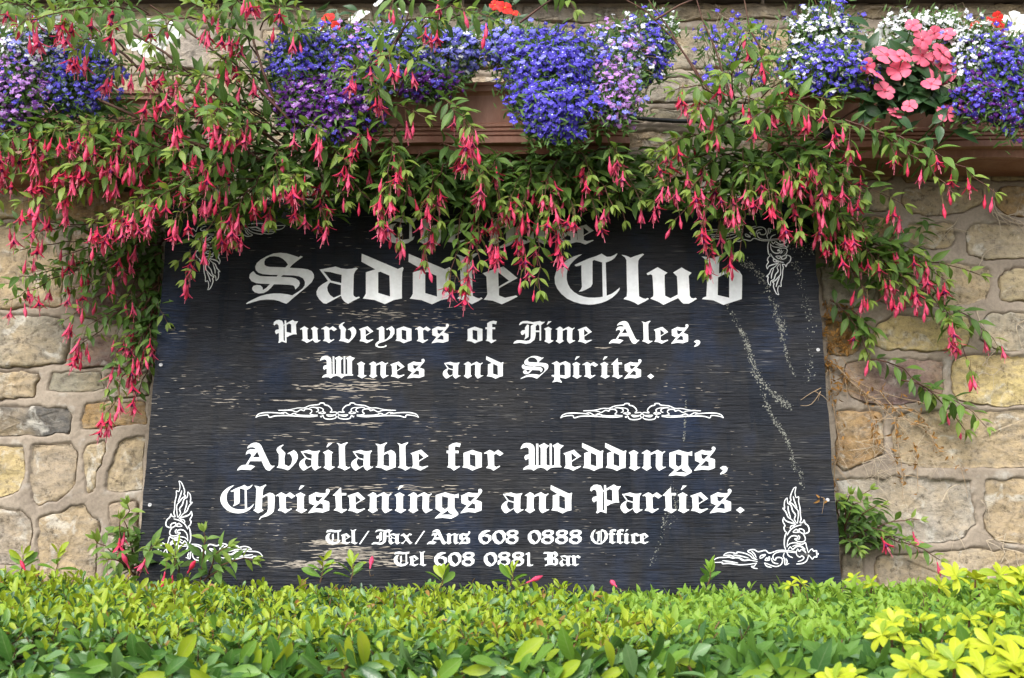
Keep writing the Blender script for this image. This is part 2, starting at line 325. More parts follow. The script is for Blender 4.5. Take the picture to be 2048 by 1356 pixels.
def mb_tris(mb):
    T = []
    for f in mb.f:
        for i in range(1, len(f) - 1): T.append((f[0], f[i], f[i+1]))
    return mb.v, T
def combine(pieces, mats):
    V = []; T = []; Mi = []
    for (v, f, mi) in pieces:
        n = len(V); V += [tuple(x) for x in v]
        for q in f:
            for i in range(1, len(q) - 1): T.append((q[0]+n, q[i]+n, q[i+1]+n)); Mi.append(mi)
    return Tmpl(V, T, [(0.5, 0.5)] * len(V), Mi, mats)
def lathe(prof, n, cx=0, cy=0):
    V = []; Fc = []
    for (r, z) in prof:
        for k in range(n):
            a = 2 * math.pi * k / n; V.append((cx + r * math.cos(a), cy + r * math.sin(a), z))
    for i in range(len(prof) - 1):
        for k in range(n): k2 = (k+1) % n; Fc.append((i*n+k, (i+1)*n+k, (i+1)*n+k2, i*n+k2))
    return V, Fc
def fuchsia_flower(k):
    r = random.Random(100 + k); P = []
    ox, L = r.uniform(-0.008, 0.008), r.uniform(0.012, 0.026)
    mb = MB(); mb.tube([(0,0,0), (ox*0.7, 0, 0.002), (ox, 0, -L*0.5), (ox, 0, -L)], 0.0006, 0.0005, 3, False); P.append((mb.v, mb.f, 2))
    v, f = lathe([(0.0007,-L+0.001),(0.0016,-L-0.0015),(0.0013,-L-0.004),(0.0019,-L-0.007),(0.0027,-L-0.012),(0.0024,-L-0.014)], 6, ox, 0); P.append((v, f, 0))
    z0 = -L - 0.013; spread = r.uniform(0.35, 0.95); off = r.uniform(0, 1.5)
    for q in range(4):
        a = off + q * math.pi / 2 + r.uniform(-.2, .2); ca, sa = math.cos(a), math.sin(a); sp = spread * r.uniform(0.8, 1.15)
        LL = r.uniform(0.017, 0.021); V = []
        for (t, w) in ((0, 0.0020), (0.4, 0.0034), (0.75, 0.0022), (1, 0.0002)):
            rr = 0.0020 + LL * t * math.sin(sp * (0.7 + 0.3 * t)); zz = z0 - LL * t * math.cos(sp * (0.7 + 0.3*t))
            V += [(ox + ca*rr - sa*w, sa*rr + ca*w, zz), (ox + ca*(rr+0.0008), sa*(rr+0.0008), zz + 0.0006), (ox + ca*rr + sa*w, sa*rr - ca*w, zz)]
        f = []
        for i in range(3): b = i*3; f += [(b, b+1, b+4, b+3), (b+1, b+2, b+5, b+4)]
        P.append((V, f, 0))
    v, f = lathe([(0.0018, z0), (0.0030, z0-0.003), (0.0033, z0-0.0065), (0.0026, z0-0.008)], 6, ox, 0); P.append((v, f, 1))
    mb = MB()
    for q in range(4):
        a = q * 1.6 + off; d = 0.0015
        ln = 0.016 + 0.004 * r.random() if q else 0.028
        mb.tube([(ox, 0, z0-0.006), (ox + math.cos(a)*d, math.sin(a)*d, z0-ln*0.6), (ox + math.cos(a)*d*1.3, math.sin(a)*d*1.3, z0-ln)], 0.00045, 0.0007, 3, False)
    P.append((mb.v, mb.f, 3))
    return combine(P, [M['sepal'][k % 2], M['corolla'], M['pedicel'], M['stamen']])
def fuchsia_bud(k):
    r = random.Random(200 + k); P = []; ox, L = r.uniform(-0.009, 0.009), r.uniform(0.012, 0.03); s = r.uniform(0.75, 1.1)
    mb = MB(); mb.tube([(0,0,0), (ox*0.7, 0, 0.003), (ox, 0, -L*0.5), (ox, 0, -L)], 0.0006, 0.0005, 3, False); P.append((mb.v, mb.f, 1))
    v, f = lathe([(0.0007,-L+0.001),(0.0015*s,-L-0.002*s),(0.0013*s,-L-0.005*s),(0.0019*s,-L-0.010*s),(0.0036*s,-L-0.015*s),(0.0042*s,-L-0.020*s),(0.0028*s,-L-0.026*s),(0.0006*s,-L-0.031*s)], 6, ox, 0)
    P.append((v, f, 0)); return combine(P, [M['sepal'][k % 2], M['pedicel']])
FF = [fuchsia_flower(k) for k in range(8)]; FB = [fuchsia_bud(k) for k in range(5)]

def lobelia_flower(m_, eye=True, k=0):
    # faces -Y ; 3 big lower lobes, 2 small upper; ~1.3 cm
    P = []; r = random.Random(k)
    for a, L, w in ((-90, 1.0, .42), (-150, .9, .40), (-30, .9, .40), (70, .55, .13), (110, .55, .13)):
        a = math.radians(a + r.uniform(-8, 8)); d = Vector((math.cos(a), 0, math.sin(a))); s = Vector((-math.sin(a), 0, math.cos(a)))
        o = Vector((0, -0.05, 0)); V = [o, o + d*L*.55 + s*w + Vector((0,-.12,0)), o + d*L + s*w*.45, o + d*L - s*w*.45, o + d*L*.55 - s*w + Vector((0,-.12,0)), o + d*L*.6 + Vector((0,-.2,0))]
        P.append(([v * 0.0072 for v in V], [(0,1,5), (1,2,5), (2,3,5), (3,4,5), (4,0,5)], 0))
    if eye:
        V = [Vector((-.2,-.24,-.14)), Vector((.2,-.24,-.14)), Vector((0,-.2,.14)), Vector((0,-.3,-.26))]
        P.append(([v * 0.0072 for v in V], [(0,1,2), (0,3,1)], 1))
    mb = MB(); mb.tube([(0, 0, 0), (0, 0.004, 0), (0, 0.008, -0.006)], 0.0007, 0.0003, 3, False); P.append((mb.v, mb.f, 0))
    return combine(P, [m_, M['eye']] if eye else [m_, m_])
LF = {k: [lobelia_flower(M['lob'][k], (k in ('blue', 'pale', 'lilac') and q < 2) or (k == 'deep' and q == 0), q) for q in range(3)] for k in M['lob']}

def big_flower(R, m_, eye_m, trumpet=0.0, k=0, npet=5):
    # faces -Y, five overlapping rounded petals
    r = random.Random(300 + k); P = []
    for q in range(npet):
        a = math.radians(90 + q * 360 / npet + r.uniform(-6, 6)); d = Vector((math.cos(a), 0, math.sin(a))); s = Vector((-math.sin(a), 0, math.cos(a)))
        V = [Vector((0, trumpet, 0))]; rows = [(0.3, .20), (0.6, .42), (0.85, .42), (1.0, .20)]; lay = -0.03 * (q % 2)
        cup = r.uniform(-0.12, 0.1)
        for t, w in rows:
            for u in (-1, -0.4, 0.4, 1):
                y = trumpet * max(0, 1 - t * 2.2) - 0.10 * math.sin(t * 2.6) + lay + (0.07 * abs(u)) + r.uniform(-.02, .02) + cup * t * t
                V.append(d * (t - 0.06 * abs(u) * (t > .9)) + s * w * u * r.uniform(.94, 1.06) + Vector((0, y, 0)))
        f = [(0, 1, 2), (0, 2, 3), (0, 3, 4)]
        for i in range(3):
            for j in range(3): b = 1 + i*4 + j; f.append((b, b+4, b+5, b+1))
        P.append(([v * R for v in V], f, 0))
    v, f = lathe([(0.0, -0.02), (0.13, -0.05), (0.16, 0.02)], 7); v = [(x * R, z * R + trumpet * R * .6 - 0.05*R, y * R) for (x, y, z) in v]; P.append((v, f, 1))
    return combine(P, [m_, eye_m])

# ------------------------------------------------------------------ placing many pieces
def mass(name, parent, items, kind='stuff'):
    """items: list of (template, Matrix) -> one joined mesh"""
    if not items: return None
    by = {}
    for t, m in items: by.setdefault(id(t), [t, []])[1].append(m)
    Vs, Ts, Us, Ms, mats = [], [], [], [], []; off = 0
    for t, ms in by.values():
        A = np.array([[list(r) for r in m] for m in ms]); k = len(ms); n = len(t.V)
        Vh = np.c_[t.V, np.ones(n)]; W = np.einsum('kij,nj->kni', A, Vh)[:, :, :3].reshape(-1, 3)
        T = (t.T[None] + (np.arange(k) * n)[:, None, None]).reshape(-1, 3) + off
        mi = []
        for mm in t.mats:
            if mm not in mats: mats.append(mm)
            mi.append(mats.index(mm))
        Ms.append(np.tile(np.array(mi)[t.Mi], k)); Vs.append(W); Ts.append(T); Us.append(np.tile(t.UV, (k, 1))); off += k * n
    me = fill_mesh(name, np.concatenate(Vs), np.concatenate(Ts), np.concatenate(Us), np.concatenate(Ms), mats)
    o = link(name, me, parent); 
    if kind: o['kind'] = kind
    return o
def parts(name, parent, items, limit=300, massname=None, size=0.04):
    """the pieces that show largest become objects of their own, the rest one part"""
    sc = []
    for i, (t, m) in enumerate(items):
        x, y, w = proj(m.translation)
        inside = -10 < x < 2058 and -10 < y < 1366
        sc.append((0 if inside else 1, w / max(1e-6, m.median_scale if t.V.max() > 0.5 else 1.0), i))
    sc.sort(); keep = [q[2] for q in sc[:limit]]; ks = set(keep)
    inv = Matrix.Translation(-Vector(parent.location))
    for i in keep:
        t, m = items[i]; o = bpy.data.objects.new(name, t.mesh(name)); C.objects.link(o); o.parent = parent
        o.matrix_basis = inv @ m
    rest = [items[i] for i in range(len(items)) if i not in ks]
    if rest: mass(massname or name, parent, rest)
def orient(pos, d, nrm, s, jitter=0.0):
    """matrix placing a leaf: length along d, face towards nrm"""
    y = Vector(d).normalized(); n = Vector(nrm)
    if jitter: n = n + Vector((random.gauss(0, jitter), random.gauss(0, jitter), random.gauss(0, jitter)))
    x = y.cross(n)
    if x.length < 1e-4: x = y.cross(Vector((1, 0.1, 0)))
    x.normalize(); z = x.cross(y)
    m = Matrix((x, y, z)).transposed().to_4x4()
    m = m @ Matrix.Diagonal((s, s, s, 1)); m.translation = pos; return m

# ================================================================== ground and wall
g = pmesh('ground', [(-120,-120,0),(120,-120,0),(120,120,0),(-120,120,0)], [(0,1,2,3)], None, M['ground']); tag(g, kind='structure')

def crop(s, x0, y0, pts): return [(x0 + x / s, y0 + y / s) for x, y in pts]
c4 = lambda *p: crop(2.379, 0, 580, p)
u4 = lambda *p: crop(1.808, 0, 400, p)
r1 = lambda *p: crop(3.013, 1600, 250, p)
BUFF, GREY, MAUVE, RUST, YEL, TAN, DARK = (0.35,0.28,0.185), (0.29,0.26,0.21), (0.17,0.115,0.105), (0.26,0.165,0.075), (0.43,0.34,0.17), (0.35,0.285,0.20), (0.11,0.108,0.105)
STONES = [
 (c4((-80,120),(290,130),(300,160),(335,215),(325,300),(320,345),(200,362),(-80,372)), GREY),
 (c4((375,235),(500,225),(720,250),(722,365),(500,372),(370,365),(345,340),(352,290)), MAUVE),
 (c4((-80,387),(185,395),(190,430),(165,515),(-80,520)), BUFF),
 (c4((250,392),(380,390),(490,400),(485,440),(500,482),(350,492),(240,485)), GREY),
 (c4((520,405),(720,400),(715,500),(520,515),(508,440)), GREY),
 (c4((-80,565),(100,560),(330,558),(345,600),(330,685),(150,692),(-80,690)), DARK),
 (c4((405,540),(700,530),(700,635),(560,650),(395,660),(392,620)), RUST),
 (c4((-80,742),(110,748),(118,800),(110,900),(95,960),(60,975),(-80,980)), YEL),
 (c4((160,742),(340,732),(370,770),(365,900),(350,950),(280,1005),(190,1025),(155,990),(150,850)), TAN),
 (c4((418,738),(500,716),(512,740),(480,850),(445,968),(425,978),(410,900),(408,800)), BUFF),
 (c4((572,716),(690,692),(680,955),(515,958),(510,900),(548,800)), TAN),
 (c4((-80,1047),(100,1050),(150,1092),(145,1200),(140,1300),(-80,1300)), GREY),
 (c4((192,1082),(395,1022),(420,1060),(468,1098),(480,1130),(465,1200),(455,1400),(190,1400),(187,1200)), BUFF),
 (c4((532,1012),(660,1005),(655,1150),(545,1150),(527,1080)), TAN),
 (c4((500,1175),(655,1172),(650,1400),(500,1400)), GREY),
 (u4((-60,92),(120,96),(195,150),(228,250),(222,385),(-60,395)), BUFF),
 (u4((258,112),(590,110),(575,300),(560,430),(420,455),(285,425),(250,250)), MAUVE),
 (u4((-60,-160),(140,-160),(135,60),(115,70),(-60,72)), YEL),
 (u4((165,-160),(590,-160),(590,92),(160,80)), RUST),
 (r1((-50,192),(560,200),(555,335),(-50,340)), RUST),
 (r1((620,198),(1110,202),(1085,330),(640,345),(605,300)), RUST),
 (r1((1150,195),(1450,195),(1450,350),(1150,338)), TAN),
 (r1((180,395),(500,372),(530,380),(545,440),(520,520),(180,525)), GREY),
 (r1((625,385),(850,372),(1090,400),(1105,455),(1010,525),(800,553),(660,528),(600,460)), BUFF),
 (r1((1195,385),(1450,365),(1450,560),(1250,548),(1165,478)), RUST),
 (r1((655,605),(915,600),(925,700),(895,745),(740,745),(645,700)), BUFF),
 (r1((1015,620),(1080,590),(1200,605),(1450,625),(1450,800),(1120,812),(1012,780),(998,700)), TAN),
 (r1((120,560),(540,560),(590,690),(640,785),(560,810),(130,808)), RUST),
 (r1((122,855),(300,840),(405,845),(435,880),(448,1000),(425,1088),(250,1110),(135,1095)), GREY),
 (r1((475,850),(860,832),(1130,862),(1148,960),(1115,1060),(900,1098),(570,1095),(475,1060)), TAN),
 (r1((1222,872),(1450,862),(1450,1060),(1205,1068),(1200,980)), BUFF),
 ([(1650,643),(1713,646),(1720,690),(1712,706),(1693,711),(1654,708)], RUST),
 ([(1747,652),(1790,635),(1930,634),(1941,660),(1936,693),(1898,702),(1765,698),(1745,688)], YEL),
 ([(1966,634),(1992,625),(2100,632),(2100,704),(1988,699),(1962,680)], GREY),
 ([(1692,727),(1760,717),(1883,722),(1885,793),(1848,801),(1780,811),(1702,799),(1684,762)], MAUVE),
 ([(1907,716),(1945,708),(2100,716),(2100,808),(1990,813),(1914,800),(1900,778)], YEL),
 ([(1670,820),(1758,824),(1766,850),(1766,908),(1735,926),(1682,943),(1670,930)], RUST),
 ([(1797,832),(1900,818),(1960,824),(2100,822),(2100,934),(1850,938),(1793,923),(1784,880)], TAN),
 ([(1674,962),(1800,954),(1938,962),(1943,1010),(1953,1048),(1920,1077),(1850,1088),(1730,1088),(1677,1088)], GREY),
 ([(1967,960),(2100,957),(2100,1088),(1987,1083),(1970,1058),(1967,1000)], BUFF),
 ([(1682,1108),(1722,1108),(1730,1200),(1682,1200)], GREY),
 ([(1748,1111),(1950,1098),(2100,1108),(2100,1230),(1752,1230)], TAN),
]
def filler(x0, x1, y0, y1, rowh, wmin, wmax, cols, seed):
    r = random.Random(seed); y = y0; out = []
    while y < y1 - rowh * 0.4:
        h = min(rowh * r.uniform(0.8, 1.2), y1 - y); x = x0
        if y1 - y - h < rowh * 0.4: h = y1 - y
        while x < x1 - 30:
            w = r.uniform(wmin, wmax)
            if x1 - x - w < wmin * 0.6: w = x1 - x
            q = 9; j = lambda s=5: r.uniform(-s, s)
            out.append(([(x+q+j(),y+q+j(3)), (x+w*.5,y+q+j(4)), (x+w-q+j(),y+q+j(3)), (x+w-q+j(),y+h*.5), (x+w-q+j(),y+h-q+j(3)), (x+w*.5,y+h-q+j(4)), (x+q+j(),y+h-q+j(3)), (x+q+j(),y+h*.5)], r.choice(cols)))
            x += w
        y += h
    return out
ALLC = [BUFF, GREY, TAN, TAN, BUFF, RUST]
STONES += filler(-700, 2760, 6, 50, 44, 190, 380, [BUFF, GREY, TAN, GREY], 1)
STONES += filler(-700, 2760, 52, 214, 80, 170, 330, [TAN, GREY, BUFF, GREY], 2)
STONES += filler(-700, 2760, 216, 308, 46, 150, 280, [YEL, TAN, GREY, BUFF], 3)
STONES += filler(335, 1590, 310, 1220, 100, 150, 280, ALLC, 4)
STONES += filler(-700, -45, 310, 1300, 100, 150, 280, ALLC, 5)
STONES += filler(2112, 2760, 310, 1300, 100, 150, 280, ALLC, 6)
STONES += filler(-700, 2760, 1310, 2000, 115, 150, 300, ALLC, 7)

wall = empty('stone_wall', at(1024, 1150, 0.0) * 1, 'weathered buff sandstone garden wall with thick grey pink mortar joints', 'wall')
polys = []
for pts, col in STONES:
    q = []; n = len(pts)
    w = [at(x, y, 0.0) for x, y in pts]; w = [Vector((p.x, p.z)) for p in w]
    # resample and round the corners
    for i in range(n):
        a, b, c_ = w[i-1], w[i], w[(i+1) % n]
        la, lc = (a-b).length, (c_-b).length; r = min(0.009, la*.3, lc*.3)
        q.append(b + (a-b).normalized()*r); q.append(b*0.75 + (a*(r/max(la,1e-6)) + b*(1-r/max(la,1e-6)))*0.125 + (c_*(r/max(lc,1e-6)) + b*(1-r/max(lc,1e-6)))*0.125); q.append(b + (c_-b).normalized()*r)
    res = []; m = len(q)
    for i in range(m):
        a, b = q[i], q[(i+1) % m]; L = (b-a).length; k = max(1, int(L / 0.007))
        for j in range(k):
            p = a.lerp(b, j / k); nn = noise.noise(Vector((p.x*45, p.y*45, 3.1))); n2 = noise.noise(Vector((p.x*45, p.y*45, 9.7)))
            n3 = noise.noise(Vector((p.x*150, p.y*150, 5))); res.append(Vector((p.x + nn*0.0055 + n3*.0022, p.y + n2*0.005 - n3*.0022)))
    polys.append((res, col))
for res, col in polys:
    cx = sum(p.x for p in res)/len(res); cz = sum(p.y for p in res)/len(res)
    n = len(res); rings = [(1.004, 0.012), (0.997, -0.001), (0.99, -0.0042), (0.96, -0.0060), (0.88, -0.0068), (0.76, -0.007), (0.62, -0.007), (0.48, -0.007), (0.32, -0.007), (0.16, -0.007)]
    V = []; Fc = []; lift = random.uniform(-0.003, 0.004); tx, tz = random.uniform(-.03,.03), random.uniform(-.04,.04)
    for (s, d) in rings:
        for p in res:
            x, z = cx + (p.x-cx)*s, cz + (p.y-cz)*s
            nz = noise.fractal(Vector((x*18, z*23, cx*5)), 0.7, 2.1, 5) * 0.0058 + noise.fractal(Vector((x*70, z*90, cx)), 1, 2, 2)*0.002
            V.append((x, d + ((lift + (x-cx)*tx + (z-cz)*tz + nz) if s < 0.99 else (nz*0.5 if s < 1 else 0)), z))
    V.append((cx, -0.008 + lift, cz)); e = len(V) - 1
    for i in range(len(rings)-1):
        for k in range(n): k2 = (k+1) % n; Fc.append((i*n+k, i*n+k2, (i+1)*n+k2, (i+1)*n+k))
    b = (len(rings)-1)*n
    for k in range(n): Fc.append((b+k, b+(k+1) % n, e))
    o = pmesh('stone', V, Fc, wall, M['stone'], True)
    j = random.uniform(0.88, 1.1); o.color = (col[0]*j, col[1]*j*random.uniform(.97,1.03), col[2]*j*random.uniform(.92,1.05), 1)
# mortar: one height field that dips in behind every stone and stands up as strap pointing between them
x0, x1 = at(-640, 678, 0).x, at(2700, 678, 0).x; z1, z0 = at(1024, -60, 0).z, at(1024, 1230, 0).z
st = 0.0034; xs = np.arange(x0, x1, st); zs = np.arange(z0, z1, st); X, Z = np.meshgrid(xs, zs)
H = np.full(X.shape, 0.02)   # signed distance to stones (positive outside)
for res, col in polys:
    P = np.array([(p.x, p.y) for p in res]); a, b = P.min(0) - 0.02, P.max(0) + 0.02
    i0, i1 = np.searchsorted(xs, [a[0], b[0]]); j0, j1 = np.searchsorted(zs, [a[1], b[1]])
    if i1 <= i0 or j1 <= j0: continue
    gx, gz = X[j0:j1, i0:i1], Z[j0:j1, i0:i1]; D = np.full(gx.shape, 9.0); inside = np.zeros(gx.shape, bool)
    for k in range(len(P)):
        p, q = P[k], P[(k+1) % len(P)]; d = q - p; L = (d**2).sum() + 1e-12
        t = np.clip(((gx-p[0])*d[0] + (gz-p[1])*d[1]) / L, 0, 1)
        D = np.minimum(D, np.hypot(gx - p[0] - t*d[0], gz - p[1] - t*d[1]))
        cnd = ((p[1] > gz) != (q[1] > gz)) & (gx < (q[0]-p[0])*(gz-p[1])/((q[1]-p[1]) + 1e-12) + p[0]); inside ^= cnd
    D = np.where(inside, -D, D); H[j0:j1, i0:i1] = np.minimum(H[j0:j1, i0:i1], D)
N1 = np.array([[noise.noise(Vector((x*9, z*9, 0))) for x in xs[::4]] for z in zs[::4]])
N1 = np.kron(N1, np.ones((4, 4)))[:X.shape[0], :X.shape[1]]
for _ in range(2):
    N1 = (N1 + np.roll(N1, 2, 0) + np.roll(N1, -2, 0) + np.roll(N1, 2, 1) + np.roll(N1, -2, 1)) / 5
N2 = rng.normal(0, 1, X.shape); N2 = (N2 + np.roll(N2, 1, 0) + np.roll(N2, 1, 1) + np.roll(N2, -1, 0) + np.roll(N2, -1, 1)) / 5
s = np.clip((H + 0.0008 + N1*0.0035) / 0.0034, 0, 1); s = s*s*(3-2*s)
Y = 0.003 - s * (0.0098 + N1*0.006) + N2*0.0008
nx, nz = len(xs), len(zs); V = np.stack([X, Y, Z], -1).reshape(-1, 3)
I = np.arange((nz-1)*nx).reshape(nz-1, nx)[:, :-1].ravel()
T = np.concatenate([np.stack([I, I+1, I+nx+1], 1), np.stack([I, I+nx+1, I+nx], 1)])
me = fill_mesh('mortar', V, T, np.zeros((len(V), 2)), np.zeros(len(T), int), [M['mortar']]); link('mortar', me, wall)
mb = MB(); mb.box(-3.2, 3.2, 0.012, 0.34, 0, z1 - 0.001); mb.build('core', wall, M['mortar'])
# coping stones along the top
ztop = at(1700, -14, -0.05).z; x = -3.0
while x < 3.0:
    w = random.uniform(0.42, 0.6); mb = MB(); V = []
    for (yy, zz) in ((-0.055, 0), (-0.058, 0.05), (-0.03, 0.075), (0.2, 0.09), (0.36, 0.06), (0.36, 0)): V += [(x+0.004, yy + random.uniform(-.003,.003), ztop+zz), (x+w*.5, yy + random.uniform(-.004,.004), ztop+zz), (x+w-0.004, yy, ztop+zz)]
    Fc = []
    for i in range(6):
        a = i*3; b = ((i+1) % 6)*3; Fc += [(a, a+1, b+1, b), (a+1, a+2, b+2, b+1)]
    Fc += [tuple(i*3 for i in range(6)), tuple(i*3+2 for i in range(5, -1, -1))]
    mb.add(V, Fc); mb.build('coping_stone', wall, M['coping']); x += w

# ================================================================== the notice board
LEAN = 0.118; ZT = at(1024, 400, -0.05).z
def yb(z): return -0.050 - LEAN * (ZT - z)                 # front face of the board
def on_board(px, py, lift=0.0):
    d = ray(px, py); # CO + t d ; y = -0.05 - LEAN (ZT - z)
    t = (-0.05 - LEAN * (ZT - CO.z) - CO.y) / (d.y - LEAN * d.z)
    P = CO + d * t; return P + Vector((0, -1, LEAN)).normalized() * lift
sign = empty('notice_board', on_board(980, 1175), 'black painted plywood pub sign with white blackletter lettering leaning on the stone wall', 'sign')
bl, br, tr, tl = on_board(270, 1185), on_board(1686, 1190), on_board(1623, 402), on_board(338, 400)
N = Vector((0, -1, LEAN)).normalized()
def edge(a, b, n, amp=0.0008):
    out = []
    for i in range(n):
        p = a.lerp(b, i / n); out.append(p + Vector((random.gauss(0, amp), 0, random.gauss(0, amp))))
    return out
ring = edge(bl, br, 40) + edge(br, tr, 30) + edge(tr, tl, 40) + edge(tl, bl, 30)
ring = [Vector((p.x, yb(p.z), p.z)) for p in ring]; n = len(ring)
V = ring + [p - N * 0.012 for p in ring]; Fc = [tuple(range(n)), tuple(range(2*n-1, n-1, -1))] + [(i, i+n, (i+1) % n + n, (i+1) % n) for i in range(n)]
pmesh('panel', V, Fc, sign, M['board'])
for px in (430, 980, 1530):      # timber battens behind, standing on the ground
    a = on_board(px, 420) - N*0.0125; b = Vector((a.x, yb(0.0) + 0.0125, 0.0))
    mb = MB(); mb.add([a + Vector((dx, 0, 0)) - N*dn for dx in (-.02, .02) for dn in (0, .028)] + [b + Vector((dx, 0, 0)) - N*dn for dx in (-.02, .02) for dn in (0, .028)],
        [(0,1,3,2), (4,6,7,5), (0,2,6,4), (1,5,7,3), (0,4,5,1), (2,3,7,6)]); mb.build('batten', sign, M['wood'])
for px, py in ((322, 730), (1636, 700), (1655, 1000), (300, 1010), (350, 450)):
    c_ = on_board(px, py, 0.0); mb = MB(); V, Fc = lathe([(0.0034, 0), (0.0034, 0.0012), (0.0022, 0.0022), (0.0016, 0.0012), (0.0, 0.0010)], 10)
    Rm = N.to_track_quat('Z', 'Y').to_matrix(); V = [c_ + Rm @ Vector(v) for v in V]
    pmesh('screw', V, Fc, sign, M['metal'], True)

# ------------------------------------------------------------------ lettering
def pp(s): return [tuple(float(c) for c in q.split(',')) for q in s.split()]
# glyph: (scale_x, scale_y, baseline, [ (outer, [holes...]) ... ]) in crop units -> pixels of the reference line
GL = {}
def G(ch, sx, sy, base, *pieces):
    P = []
    for pc in pieces:
        pc = pc.split('|'); P.append([[(x / sx, (base - y) / sy) for x, y in pp(q)] for q in pc])
    mn = min(x for pc in P for x, _ in pc[0])
    GL[ch] = [[[(x - mn, y) for x, y in q] for q in pc] for pc in P]
SX, SY = 1.955, 1.79
G('S', 7.314*SX*1.02, 7.314*SY, 858,
 "935,175 905,160 875,180 800,155 700,125 600,115 500,125 400,165 310,215 250,265 226,320 235,370 275,408 340,428 450,438 565,440 620,441 800,447 880,460 940,490 968,540 965,590 930,640 860,690 780,738 700,722 600,710 500,710 400,722 300,750 200,795 120,835 90,855 100,865 200,835 300,808 400,797 500,802 580,820 640,845 690,860 720,840 800,770 900,690 1000,610 1070,545 1103,480 1100,430 1070,385 1010,358 920,345 740,335 780,290 850,235|380,205 440,172 510,165 580,175 640,205 690,250 715,290 675,330 560,325 440,322 390,310 365,290 362,245",
 "200,385 240,430 300,455 400,462 545,464 565,441 640,442 610,468 760,475 830,490 880,525 893,560 880,600 850,630 825,652 812,610 790,592 740,585 600,578 505,577 460,630 410,675 350,705 280,712 220,695 185,660 180,630 200,600 250,585 300,590 335,620 340,660 390,630 445,573 330,568 240,560 170,530 137,480 145,430 175,400")
G('C', 9.686*SX, 9.686*SY, 1162,
 "720,190 640,240 560,310 490,390 440,480 420,580 422,680 445,770 490,850 560,920 650,975 750,1010 850,1028 960,1030 1060,1022 1120,1010 1200,990 1290,955 1370,900 1450,832 1440,880 1390,950 1300,1030 1200,1090 1080,1135 950,1160 850,1165 700,1150 560,1110 430,1050 320,960 240,860 195,760 185,640 210,540 260,450 340,370 440,290 560,230 650,200",
 "1105,340 1175,335 1195,1000 1118,1016",
 "570,395 700,335 850,270 990,225 1100,175 1140,205 1200,240 1270,235 1340,205 1390,170 1405,180 1350,260 1290,305 1195,345 1100,345 1020,320 950,300 920,320 920,640 920,760 890,820 800,870 720,905 650,915 695,870 715,820 705,600 705,400 600,425")
G('a', 7.314*SX, 7.314*SY, 858,
 "1165,355 1215,350 1290,335 1400,313 1480,340 1560,350 1640,345 1700,330 1728,342 1690,380 1668,430 1665,500 1660,720 1670,745 1700,765 1745,752 1755,770 1660,815 1585,858 1540,835 1500,790 1480,740 1380,795 1265,858 1220,850 1160,790 1125,730 1122,680 1150,620 1210,570 1290,525 1230,440|1225,385 1330,395 1420,420 1490,435 1485,555 1335,520|1320,545 1480,585 1478,725 1375,770 1320,730 1285,670 1278,620 1295,575")
G('l', 9.686*SX, 9.686*SY, 1162,
 "1450,195 1510,205 1570,225 1625,252 1720,215 1800,190 1860,172 1888,188 1840,230 1800,265 1775,310 1770,400 1775,600 1790,1000 1870,1040 1915,1050 1955,1030 1980,1050 1900,1100 1770,1162 1700,1120 1600,1080 1490,1052 1500,1035 1550,1000 1558,900 1550,600 1545,300 1520,250")
G('u', 8.533*SX, 8.533*SY, 1025,
 "283,490 380,435 470,383 550,430 640,480 590,515 590,600 598,870 690,915 815,850 810,700 800,540 735,475 880,388 950,430 1050,480 1000,530 1010,700 1018,870 1040,905 1080,918 1120,905 1140,925 1050,980 1000,1005 910,1005 870,970 820,910 700,965 570,1025 480,970 345,920 360,905 395,880 400,830 388,600 380,520 350,505 300,520")
G('b', 6.827, 6.827, 455,
 "137,85 170,88 205,100 250,85 285,68 303,75 275,100 260,130 258,215 355,170 400,195 420,230 420,300 418,410 360,430 290,455 220,420 140,410 150,398 170,390 175,300 172,120 155,100|252,245 305,215 330,240 330,400 250,380")
G('d', 7.585, 7.585, 508,
 "1000,82 1050,105 1280,212 1300,203 1318,195 1325,208 1315,240 1312,300 1312,462 1250,475 1180,510 1100,475 1008,462 1020,445 1032,420 1032,240 1105,215 998,150|1128,240 1145,235 1215,268 1220,445 1128,415")
E_ = "1140,242 1220,212 1302,185 1412,283 1340,325 1268,370 1268,430 1315,450 1400,430 1413,440 1350,475 1290,505 1220,475 1150,465 1165,445 1178,420 1170,270"
G('e', 7.585, 7.585, 505, E_ + "|1262,232 1345,305 1265,355")
G('c', 7.585, 7.585, 505, "1140,242 1220,212 1302,185 1390,250 1335,290 1300,262 1268,250 1268,430 1315,450 1400,430 1413,440 1350,475 1290,505 1220,475 1150,465 1165,445 1178,420 1170,270")
G('h', 7.585, 7.585, 505,
 "595,85 640,92 680,105 730,88 770,68 780,80 745,115 730,150 722,245 800,205 835,193 880,205 905,230 908,300 900,430 890,480 850,520 790,550 710,570 690,590 675,605 668,598 690,560 740,530 790,490 805,440 805,330 802,245 775,240 718,275 712,440 740,462 655,505 582,460 610,440 615,400 630,140 615,105")
G('r', 7.585, 7.585, 505,
 "413,235 500,187 540,205 570,225 630,187 712,243 655,282 600,245 565,262 570,430 600,450 650,430 663,440 560,505 510,475 445,462 460,445 478,425 468,255 445,240 425,248")
I_ = "675,228 755,187 830,230 805,248 803,435 825,445 850,445 853,455 770,505 680,460 705,435 705,260"
G('i', 7.585, 7.585, 505, I_, "755,85 818,85 735,153 727,145")
G('j', 7.585, 7.585, 505, I_)      # i without its dot
